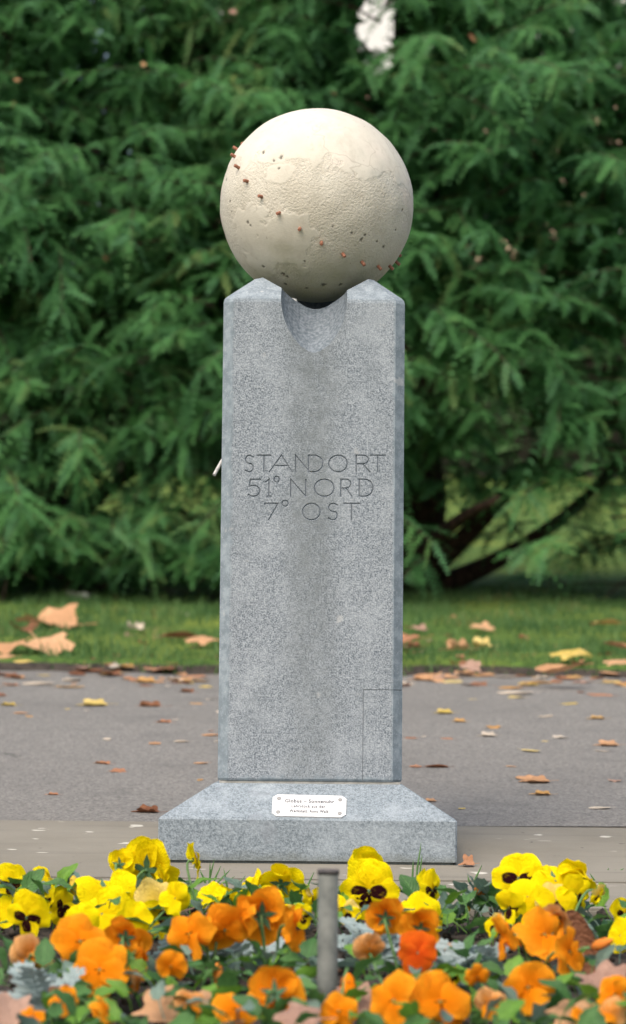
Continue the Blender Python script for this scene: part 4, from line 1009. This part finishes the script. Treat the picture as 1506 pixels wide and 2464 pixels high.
CORE = flower_core()
def bud_mesh():
    bm = bmesh.new(); prof = [(0.02, 0.05), (0.15, 0.16), (0.4, 0.21), (0.7, 0.17), (0.95, 0.07), (1.02, 0.01)]
    rings = [[bm.verts.new((r * (1 + .15 * math.sin(3 * a + h * 4)) * math.cos(a), r * (1 + .15 * math.sin(3 * a + h * 4)) * math.sin(a), h)) for a in [2 * math.pi * k / 12 for k in range(12)]] for h, r in prof]
    for a, b in zip(rings, rings[1:]):
        for k in range(12): f = bm.faces.new((a[k], a[(k + 1) % 12], b[(k + 1) % 12], b[k])); f.smooth = True
    return bm_mesh(bm, 'bud')
BUD = bud_mesh()
def pansy_leaf_mesh(seed, wd=0.30, crim=0.05):
    rg = random.Random(seed); bm = bmesh.new(); uvl = bm.loops.layers.uv.new('UVMap'); nv, nu = 9, 5; rows = []
    b_ = rg.uniform(0.1, 0.5); tw_ = rg.uniform(-.4, .4)
    for j in range(nv):
        v = j / (nv - 1); r = []
        hw = wd * (math.sin(math.pi * (0.06 + 0.92 * v ** 0.75)) ** 0.8) * (1 + (0.09 if j % 2 else -0.07)) if 0 < j < nv - 1 else (0.02 if j == 0 else 0.03)
        for i in range(nu):
            u = -1 + 2 * i / (nu - 1)
            x = u * hw; y = v; z = 0.16 * abs(x) * 2 - b_ * v * v * 0.6 + crim * math.sin(9 * v + 3 * u) * abs(u) + tw_ * x * v
            r.append(bm.verts.new((x, y, z)))
        rows.append(r)
    for j in range(nv - 1):
        for i in range(nu - 1):
            f = bm.faces.new((rows[j][i], rows[j][i + 1], rows[j + 1][i + 1], rows[j + 1][i])); f.smooth = True
            for lp, (a, b) in zip(f.loops, ((i, j), (i + 1, j), (i + 1, j + 1), (i, j + 1))): lp[uvl].uv = (a / (nu - 1), b / (nv - 1))
    tube(bm, [(0, 0.02, 0), (0, -0.25, -0.1), (0, -0.5, -0.32)], 0.022, 4, False)
    return bm_mesh(bm, 'leaf')
PL = [pansy_leaf_mesh(s, w_) for s, w_ in ((1, .30), (2, .26), (3, .34), (4, .22), (5, .30))]
def silver_leaf_mesh(seed):
    rg = random.Random(seed); bm = bmesh.new(); uvl = bm.loops.layers.uv.new('UVMap')
    def z(x, y): return -0.35 * y * y + 0.25 * abs(x) + 0.03 * math.sin(9 * x)
    def quad(p):
        f = bm.faces.new([bm.verts.new((a, b, z(a, b))) for a, b in p]); 
        for lp in f.loops: lp[uvl].uv = (0.25 + lp.vert.co.x * .5, lp.vert.co.y)
    for j in range(6):
        y0, y1 = j / 6, (j + 1) / 6; quad([(-.05, y0), (.05, y0), (.045, y1), (-.045, y1)])
        for sg in (-1, 1):
            L = (0.16 + 0.24 * math.sin(math.pi * (0.2 + 0.7 * (j + .5) / 6))) * rg.uniform(.85, 1.15)
            yb = y0 + 0.03
            tip = [(sg * .04, yb), (sg * L * .75, yb + .10), (sg * L, yb + .17), (sg * L * .95, yb + .22), (sg * L * .7, yb + .20), (sg * L * .62, yb + .27), (sg * L * .45, yb + .26), (sg * .04, yb + .11)]
            quad(tip if sg > 0 else tip[::-1])
    quad([(-.05, 1), (.05, 1), (.10, 1.08), (.05, 1.18), (0, 1.14), (-.05, 1.18), (-.10, 1.08)])
    return bm_mesh(bm, 'silver')
SL = [silver_leaf_mesh(s) for s in (1, 2, 3)]

def place(o, parent, C, mat3, s):
    o.parent = parent
    o.matrix_local = Matrix.Translation(C) @ mat3.to_4x4() @ Matrix.Scale(s, 4)
def facing(az, el, roll=0):
    az, el = R(az), R(el)
    Fv = Vector((math.sin(az) * math.cos(el), -math.cos(az) * math.cos(el), math.sin(el)))
    U = Vector((0, 0, 1)) if abs(Fv.z) < 0.95 else Vector((0, 1, 0))
    U = (U - Fv * U.dot(Fv)).normalized(); X = U.cross(Fv)
    return Matrix((X, U, Fv)).transposed() @ Matrix.Rotation(R(roll), 3, 'Z')
rf = random.Random(77)
def add_flower(plant, base, x, y, wpx, Z, az, el, kind, style='flat', roll=0):
    C = P(x, y, Z); D = wpx / F * Z; rot = facing(az, el, roll)
    Cl = C - base
    if kind == 'bud':
        o = obj('bud', BUD, MAT[style], plant); m3 = facing(az, el) @ Matrix.Rotation(0, 3, 'X'); place(o, plant, Cl, m3, D * 1.5)
        s = obj('sepals', CORE, MAT['sepal'], o); s.matrix_local = Matrix.Translation((0, 0, 0.12)) @ Matrix.Rotation(math.pi, 4, 'X') @ Matrix.Scale(1.3, 4)
    else:
        o = obj('flower', CORE, MAT['sepal'], plant); place(o, plant, Cl, rot, D * rf.uniform(0.90, 1.04))
        mu, me_, ml = {'yellow': ('yellow', 'yellow_eye', 'yellow_eye'), 'plain': ('yellow', 'yellow', 'yellow'), 'pale': ('pale_yellow', 'yellow', 'yellow_eye'),
                       'orange': ('orange', 'orange_eye', 'orange_eye'), 'red': ('red_orange', 'red_orange', 'red_orange'), 'peach': ('peach', 'peach', 'orange')}[kind]
        wild = style == 'wild'
        sp = 1.0 if not wild else 1.25
        for pet, ang, mt, zz, tilt, sc in (('up', 26, mu, -.030, -8, 1), ('up', -26, mu, -.018, -8, 1), ('side', 88, me_, .004, 2, 1), ('side', -88, me_, .010, 2, 1), ('low', 180, ml, .022, 4, 1)):
            a = ang + rf.uniform(-9, 9) * sp; ti = tilt + rf.uniform(-12, 12) * sp + (rf.choice((-26, 0, 20)) if wild else 0)
            me = rf.choice(PET['wild' if wild else pet])
            p = obj('petal', me, MAT[mt], o)
            p.matrix_local = Matrix.Rotation(R(a), 4, 'Z') @ Matrix.Translation((0, 0.012, zz)) @ Matrix.Rotation(R(ti), 4, 'X') @ Matrix.Rotation(R(rf.uniform(-12, 12) * sp), 4, 'Y') @ Matrix.Scale(sc * rf.uniform(.93, 1.07), 4)
    Fv = rot @ Vector((0, 0, 1))
    nk = Cl - Fv * D * 0.12
    bs = Vector((rf.uniform(-.02, .02), rf.uniform(-.01, .02), -0.01))
    top = nk - Fv * 0.022 + Vector((0, 0, 0.012 if abs(Fv.z) < .6 else -0.01))
    pts = bezier(bs, bs + (top - bs) * 0.4 + Vector((rf.uniform(-.01, .01), 0, 0.015)), top + Vector((0, 0, 0.0)), nk, 9)
    obj('stem', tube_mesh(pts, 0.0017, 6), MAT['stem'], plant)
def pansy(label, cat, flowers, Z, nl, yref, group, leafmix=('leaf_green', 'leaf_grey', 'leaf_green', 'leaf_bright'), spread=0.075, yk=0.0009):
    mx = sum(f[0] for f in flowers) / len(flowers)
    base = Vector((P(mx, 2000, Z).x, Z - CD + 0.01, 0.0))
    plant = tag(empty('pansy_plant', base), label, cat, group)
    for f in flowers:
        x, y, wd, az, el, kind = f[:6]; style = f[6] if len(f) > 6 else 'flat'; roll = f[7] if len(f) > 7 else rf.uniform(-12, 12)
        Zf_ = Z - (y - yref) * yk + rf.uniform(-.015, .015)
        p = P(x, y, Zf_)
        while p.z < 0.022 and Zf_ > 2.8: Zf_ -= 0.02; p = P(x, y, Zf_)
        add_flower(plant, base, x, y, wd, Zf_, az, el, kind, style, roll)
    xs_ = [P(f[0], f[1], Z).x - base.x for f in flowers]
    for i in range(int(nl * 1.6)):
        rx = rf.choice(xs_) * rf.uniform(.4, 1.1) + rf.gauss(0, spread * .6); ry = rf.gauss(-0.01, spread * .8)
        az = rf.uniform(0, 360); el = rf.uniform(-5, 60)
        d = Vector((math.sin(R(az)) * math.cos(R(el)), -math.cos(R(az)) * math.cos(R(el)), math.sin(R(el))))
        U = Vector((0, 0, 1)) + Vector((rf.gauss(0, .4), rf.gauss(0, .4), 0)); X = d.cross(U).normalized(); N = X.cross(d)
        m3 = Matrix((X, d, N)).transposed()
        o = obj('leaf', rf.choice(PL), MAT[rf.choice(leafmix)], plant)
        place(o, plant, Vector((rx, ry, rf.uniform(0.010, 0.052))), m3, rf.uniform(0.024, 0.042))
    return plant
GY, GO = 'yellow pansies at the back of the bed', 'orange pansies at the front of the bed'
pansy('yellow pansy plant at the left edge with dark-blotched faces', 'pansy', [(25, 2130, 100, -5, -8, 'yellow', 'flat', 0), (18, 2212, 105, 10, 35, 'plain'), (62, 2262, 120, -25, -20, 'yellow', 'flat', -10)], 3.92, 16, 2130, GY)
pansy('small yellow pansy plant with a nodding bud between two larger clumps at left', 'pansy', [(118, 2118, 92, 70, 15, 'plain', 'wild'), (174, 2108, 34, 20, -70, 'bud', 'pale_yellow'), (150, 2195, 95, 50, -5, 'yellow', 'flat', -20), (112, 2180, 70, -60, 10, 'yellow')], 3.95, 18, 2120, GY)
pansy('tallest yellow pansy clump, left in front of the plinth, blooms turned away', 'pansy', [(355, 2092, 165, 165, 12, 'plain', 'flat', 10), (290, 2085, 85, 150, 0, 'plain'), (252, 2158, 165, 15, 20, 'plain', 'wild', 5), (395, 2125, 95, 110, 10, 'plain'), (245, 2228, 165, 0, 35, 'plain', 'wild', 30)], 3.90, 18, 2100, GY)
pansy('yellow pansy plant with one tall bloom in profile at the left plinth corner', 'pansy', [(476, 2068, 92, 97, 8, 'plain', 'flat', 0), (392, 2208, 140, 40, 5, 'pale', 'flat', 15), (505, 2170, 80, -20, 40, 'plain')], 3.93, 14, 2100, GY)
pansy('yellow pansy plant left of the pipe behind the orange blooms', 'pansy', [(597, 2140, 95, -60, 20, 'plain'), (680, 2130, 118, 160, 15, 'plain', 'wild'), (693, 2198, 85, 20, 55, 'pale'), (752, 2165, 62, 70, 10, 'pale', 'wild'), (545, 2160, 70, 140, 20, 'plain')], 3.93, 18, 2140, GY)
pansy('yellow pansy plant right of the pipe with one big dark-faced bloom', 'pansy', [(888, 2152, 165, -4, -10, 'yellow', 'flat', 3), (884, 2072, 92, 175, 30, 'plain', 'wild', 10), (835, 2215, 70, 10, 30, 'pale')], 3.88, 4, 2130, GY)
pansy('yellow pansy plant in front of the right plinth corner, upper bloom three-quarter turned', 'pansy', [(1040, 2145, 112, 58, 0, 'yellow', 'flat', -8), (1012, 2218, 125, 5, 48, 'plain', 'wild')], 3.85, 12, 2150, GY)
pansy('leafy pansy plant without open blooms in the gap right of the plinth', 'pansy', [(1120, 2165, 26, 30, -60, 'bud', 'pale_yellow'), (1165, 2155, 34, -30, 20, 'bud', 'peach')], 3.92, 26, 2150, GY, ('leaf_green', 'leaf_grey', 'leaf_grey'), 0.045)
pansy('largest yellow pansy clump, at the right, with a black-centred bloom on top', 'pansy', [(1248, 2118, 140, -18, 5, 'yellow', 'flat', -5), (1338, 2128, 140, 10, 22, 'plain', 'wild'), (1402, 2118, 115, 130, 10, 'plain', 'wild'), (1270, 2172, 120, 0, 40, 'plain', 'wild'), (1390, 2172, 105, 40, -10, 'yellow'), (1225, 2205, 90, -40, -10, 'yellow', 'wild'), (1340, 2185, 110, 20, 30, 'pale', 'wild')], 3.86, 20, 2120, GY)
pansy('yellow pansy plant cut off by the right edge of the picture', 'pansy', [(1502, 2205, 90, 30, 0, 'yellow'), (1492, 2290, 90, -30, 20, 'plain')], 3.82, 16, 2200, GY)
pansy('low yellow pansy plant peeping between the left orange blooms', 'pansy', [(318, 2215, 95, 10, 20, 'plain', 'wild'), (420, 2160, 85, -30, 15, 'plain', 'wild'), (195, 2215, 90, -20, 20, 'plain', 'wild')], 3.70, 14, 2210, GY)
pansy('low yellow pansy plant just behind the pipe', 'pansy', [(800, 2185, 85, 10, 25, 'plain', 'wild'), (640, 2160, 85, -20, 20, 'plain', 'wild'), (730, 2215, 60, 20, 0, 'yellow')], 3.78, 14, 2180, GY)
pansy('low yellow pansy plant below the largest yellow clump', 'pansy', [(1300, 2225, 100, 0, 30, 'plain', 'wild'), (1190, 2235, 70, -40, 10, 'pale', 'wild'), (1445, 2150, 60, 60, -30, 'pale', 'wild')], 3.72, 16, 2210, GY)
pansy('small orange pansy plant between pipe and red-orange bloom', 'pansy', [(890, 2275, 80, 30, -20, 'peach', 'wild'), (1090, 2440, 90, 0, 20, 'orange', 'wild')], 3.30, 20, 2330, GO, spread=0.1)
pansy('small orange pansy plant low in the left middle of the bed', 'pansy', [(410, 2330, 80, -30, -20, 'orange', 'wild'), (455, 2440, 90, 20, 10, 'peach', 'wild'), (150, 2430, 80, -20, 10, 'orange', 'wild')], 3.22, 24, 2350, GO, spread=0.12)
pansy('small orange pansy plant low at the right edge', 'pansy', [(1480, 2400, 90, -20, 10, 'orange', 'wild'), (1180, 2430, 80, 20, 0, 'peach', 'wild'), (1150, 2350, 60, 30, -10, 'orange', 'wild')], 3.2, 24, 2380, GO, spread=0.12)
pansy('single small yellow pansy low among the orange ones at right', 'pansy', [(1090, 2368, 52, -50, 5, 'yellow')], 3.45, 10, 2300, GY, spread=0.05)
pansy('withering peach pansy plant at the left edge', 'pansy', [(72, 2305, 105, 30, -15, 'peach', 'wild'), (100, 2330, 70, 60, -30, 'orange', 'wild')], 3.40, 16, 2300, GO, spread=0.09)
pansy('orange pansy plant at left with two blooms one above the other', 'pansy', [(192, 2265, 150, 15, 20, 'orange', 'wild', 8), (238, 2350, 150, 5, 15, 'orange', 'flat', -10)], 3.36, 16, 2300, GO)
pansy('orange pansy plant at left with blooms turned away, beside the paired one', 'pansy', [(305, 2255, 120, 160, 10, 'orange', 'wild'), (345, 2320, 100, 100, 0, 'orange', 'wild'), (330, 2385, 70, 60, -30, 'peach', 'wild')], 3.40, 14, 2290, GO)
pansy('orange pansy plant left of the pipe with hanging blooms and a bud below', 'pansy', [(455, 2252, 140, -50, 10, 'orange', 'wild', 15), (540, 2240, 130, 20, -30, 'orange', 'flat', 0), (524, 2335, 42, 10, -75, 'bud', 'peach')], 3.44, 16, 2250, GO)
pansy('orange pansy plant next to the pipe with a bloom seen from behind', 'pansy', [(632, 2200, 155, 172, 15, 'orange', 'flat', 5), (712, 2250, 105, 75, -10, 'orange', 'wild'), (580, 2215, 100, -70, 5, 'orange', 'wild')], 3.46, 16, 2210, GO)
pansy('orange pansy plant right of the pipe above a red-orange bloom', 'pansy', [(930, 2205, 105, 165, 25, 'orange', 'wild'), (1013, 2235, 105, 170, 30, 'orange', 'wild', 12), (1005, 2315, 110, 0, 0, 'red', 'flat', 0)], 3.40, 16, 2230, GO)
pansy('biggest orange pansy plant, below the yellow clump at right', 'pansy', [(1208, 2262, 115, -70, -10, 'orange', 'wild'), (1312, 2250, 160, 20, 25, 'orange', 'wild', 5), (1372, 2305, 130, 50, 5, 'orange', 'wild'), (1340, 2200, 85, 160, 20, 'peach', 'wild'), (1425, 2292, 40, 60, 20, 'bud', 'peach')], 3.38, 18, 2250, GO)
pansy('orange pansy plant with a single nodding bloom at lower right', 'pansy', [(1272, 2385, 135, -15, -10, 'orange', 'wild', 5)], 3.20, 18, 2380, GO, spread=0.09)
pansy('orange pansy plant left of the foot of the pipe', 'pansy', [(665, 2400, 140, 160, -10, 'orange', 'wild'), (570, 2445, 125, 10, 35, 'orange', 'wild')], 3.14, 18, 2400, GO, spread=0.055)
pansy('orange pansy plant at the lower left edge of the bed', 'pansy', [(258, 2440, 95, 80, 10, 'orange', 'wild'), (78, 2452, 70, 20, 30, 'orange', 'wild')], 3.08, 26, 2440, GO, spread=0.13)
pansy('orange pansy plant at the bottom right of the pipe with two wide blooms', 'pansy', [(948, 2415, 150, -20, 15, 'orange', 'wild', 8), (1060, 2415, 155, 15, 20, 'orange', 'wild')], 3.12, 16, 2410, GO)
pansy('orange pansy plant growing at the foot of the pipe', 'pansy', [(815, 2445, 95, 10, 15, 'orange', 'wild'), (838, 2335, 60, 10, -75, 'bud', 'orange')], 3.16, 5, 2400, GO, spread=0.03)
pansy('yellowish orange pansy plant at the bottom right corner', 'pansy', [(1462, 2440, 105, -10, 35, 'peach', 'wild'), (1400, 2460, 60, 30, 30, 'orange', 'wild')], 3.10, 24, 2440, GO, spread=0.11)
# silver leaved plants
for x, y, Z, nl, lab in ((905, 2232, 3.62, 12, 'silver lacy-leaved plant right of the pipe below the big yellow bloom'), (1085, 2300, 3.45, 14, 'silver lacy-leaved plant left of the soil gap at right'),
                         (1165, 2300, 3.48, 8, 'silver lacy-leaved plant right of the soil gap at right'), (560, 2285, 3.58, 8, 'silver lacy-leaved plant behind the bud left of the pipe'), (110, 2385, 3.25, 9, 'silver lacy-leaved plant at the lower left'),
                         (375, 2270, 3.6, 7, 'silver lacy-leaved plant between the left orange pansies')):
    p = P(x, y, Z); base = Vector((p.x, p.y, 0.0)); pl = tag(empty('silver_ragwort', base), lab, 'plant', 'silver leaved plants in the bed')
    for i in range(nl):
        az = rf.uniform(0, 360); el = rf.uniform(25, 80)
        d = Vector((math.sin(R(az)) * math.cos(R(el)), -math.cos(R(az)) * math.cos(R(el)), math.sin(R(el))))
        X = d.cross(Vector((0, 0, 1)) + Vector((0, rf.uniform(-.6, .1), 0))).normalized(); N = X.cross(d)
        o = obj('leaf', rf.choice(SL), MAT['silver'], pl)
        place(o, pl, Vector((rf.gauss(0, .012), rf.gauss(0, .012), rf.uniform(0.0, max(0.02, p.z - .04)))), Matrix((X, d, N)).transposed(), rf.uniform(0.04, 0.062))
# dead leaves in the bed
for x, y, wd, Z, kd, mt, rot, tl, lab in [
    (405, 2190, 125, 3.86, 'folded', 'pink_tan', 95, (10, -6), 'large pinkish dead leaf leaning behind the left yellow pansies'),
    (742, 2312, 110, 3.42, 'curled', 'brown', 80, (20, 0), 'dark red-brown curled leaf left of the pipe'),
    (862, 2395, 130, 3.24, 'lobed', 'pink_tan', 40, (35, 0), 'pale pinkish leaf lying right of the foot of the pipe'),
    (400, 2410, 140, 3.16, 'lobed', 'tan', 100, (35, 0), 'large tan leaf lying in the lower left of the bed'),
    (28, 2420, 130, 3.12, 'lobed', 'pink_tan', 20, (40, 0), 'large pinkish tan leaf at the lower left corner of the bed'),
    (150, 2385, 90, 3.22, 'lobed', 'brown', 40, (50, 10), 'brown leaf standing between silver leaves at lower left'),
    (1392, 2245, 165, 3.55, 'curled', 'brown', 20, (75, 12), 'large brown pointed leaf standing up behind the biggest orange pansy'),
    (1465, 2355, 160, 3.26, 'lobed', 'pink_tan', 60, (30, 0), 'large pinkish tan leaf at the right edge of the bed'),
    (1385, 2415, 140, 3.14, 'lobed', 'tan', 140, (25, 0), 'large tan leaf at the bottom right of the bed'),
    (735, 2435, 145, 3.05, 'lobed', 'pink_tan', 75, (30, 0), 'large dull pinkish leaf at the bottom left of the pipe'),
    (1085, 2262, 70, 3.62, 'folded', 'tan', 80, (10, 0), 'thin tan leaf on the dark soil gap at right'),
    (500, 2390, 90, 3.2, 'lobed', 'tan', 15, (35, 0), 'tan leaf beneath the bud left of the pipe')]:
    p = P(x, y, Z); p.z = max(p.z - 0.012, 0.004); fallen_leaf(p, wd / F * Z, kd, mt, lab, 'dead leaves lying in the flower bed', rot, tl)
# small weeds on the paving
def tuft(xd, yd, blades_, lab):
    g = G(xd, yd, 0.0); pl = tag(empty('grass_tuft', g), lab, 'weed', 'weeds in the paving joints')
    for dx, h, lean in blades_:
        b = Vector((dx / F * (g.y + CD), 0, -0.01)); t = b + Vector((lean, -0.006, h))
        pts = bezier(b, b + Vector((0, 0, h * .4)), t - Vector((lean * .3, 0, h * .3)), t, 6)
        bm = bmesh.new(); tube(bm, pts, [.0018, .0020, .0020, .0017, .0012, .0003], 4, False); obj('blade', bm_mesh(bm), MAT['stem'], pl, True)
tuft(998, 2122, [(-6, .042, .001), (3, .068, .007), (10, .05, .004)], 'upright grass blades in the joint before the right end of the plinth')
tuft(880, 2120, [(0, .03, -.001), (5, .048, .004)], 'thin grass blades in the joint behind the big yellow bloom')
tuft(1135, 2122, [(-4, .02, -.004), (4, .035, .012), (8, .015, .008)], 'short grass tuft in the joint below the tan leaf')
tuft(505, 2125, [(-8, .03, -.01), (0, .04, .0), (6, .035, .012), (12, .03, .022), (-3, .045, .008), (16, .02, .026)], 'bushy little weed at the left plinth corner')
tuft(560, 2140, [(-12, .04, -.006), (0, .03, .018)], 'two-bladed weed left in front of the plinth')
tuft(735, 2140, [(0, .035, .012)], 'single grass blade left of the pipe')
tuft(1465, 2092, [(-20, .008, -.012), (0, .01, .01), (12, .012, .014), (22, .01, .02), (-8, .012, .004)], 'flat grass tuft on the paving at the right edge')
tuft(1435, 2118, [(0, .02, -.01)], 'single short blade in the right paving joint')
# metal pipe
p = P(790, 2098, 3.27); pipe = tag(empty('metal_pipe', (p.x, p.y, -0.02)), 'upright weathered grey metal pipe standing among the pansies', 'pipe')
h = p.z + 0.02; r = 25 / F * 3.27
bm = bmesh.new()
def ring2(r_, z): return [bm.verts.new((r_ * math.cos(a), r_ * math.sin(a), z)) for a in [2 * math.pi * k / 28 for k in range(28)]]
rs = [ring2(r, 0), ring2(r, h), ring2(r - .0025, h), ring2(r - .0025, 0.02)]
for a, b in zip(rs, rs[1:]):
    for k2 in range(28): bm.faces.new((a[k2], a[(k2 + 1) % 28], b[(k2 + 1) % 28], b[k2]))
obj('tube', bm_mesh(bm), MAT['galv'], pipe, True)
bm = bmesh.new()
rs = [ring2(r - .003, h - .004), ring2(r + .0004, h - .0045), ring2(r + .0009, h - .001), ring2(r + .0004, h + .0012), ring2(r - .003, h + .001), ring2(r - .003, h - .004)]
for a, b in zip(rs, rs[1:]):
    for k2 in range(28): bm.faces.new((a[k2], a[(k2 + 1) % 28], b[(k2 + 1) % 28], b[k2]))
obj('rim', bm_mesh(bm), MAT['rim'], pipe, True)

# ------------------------------------------------------------------ lay everything on the rising ground (upright things keep upright)
bpy.context.view_layer.update()
for o in list(COL.objects):
    if o.parent is not None or o is dial or o.type in ('CAMERA', 'LIGHT'): continue
    if o.type == 'EMPTY': o.location = TT @ o.location
    else: o.matrix_world = TT @ o.matrix_world
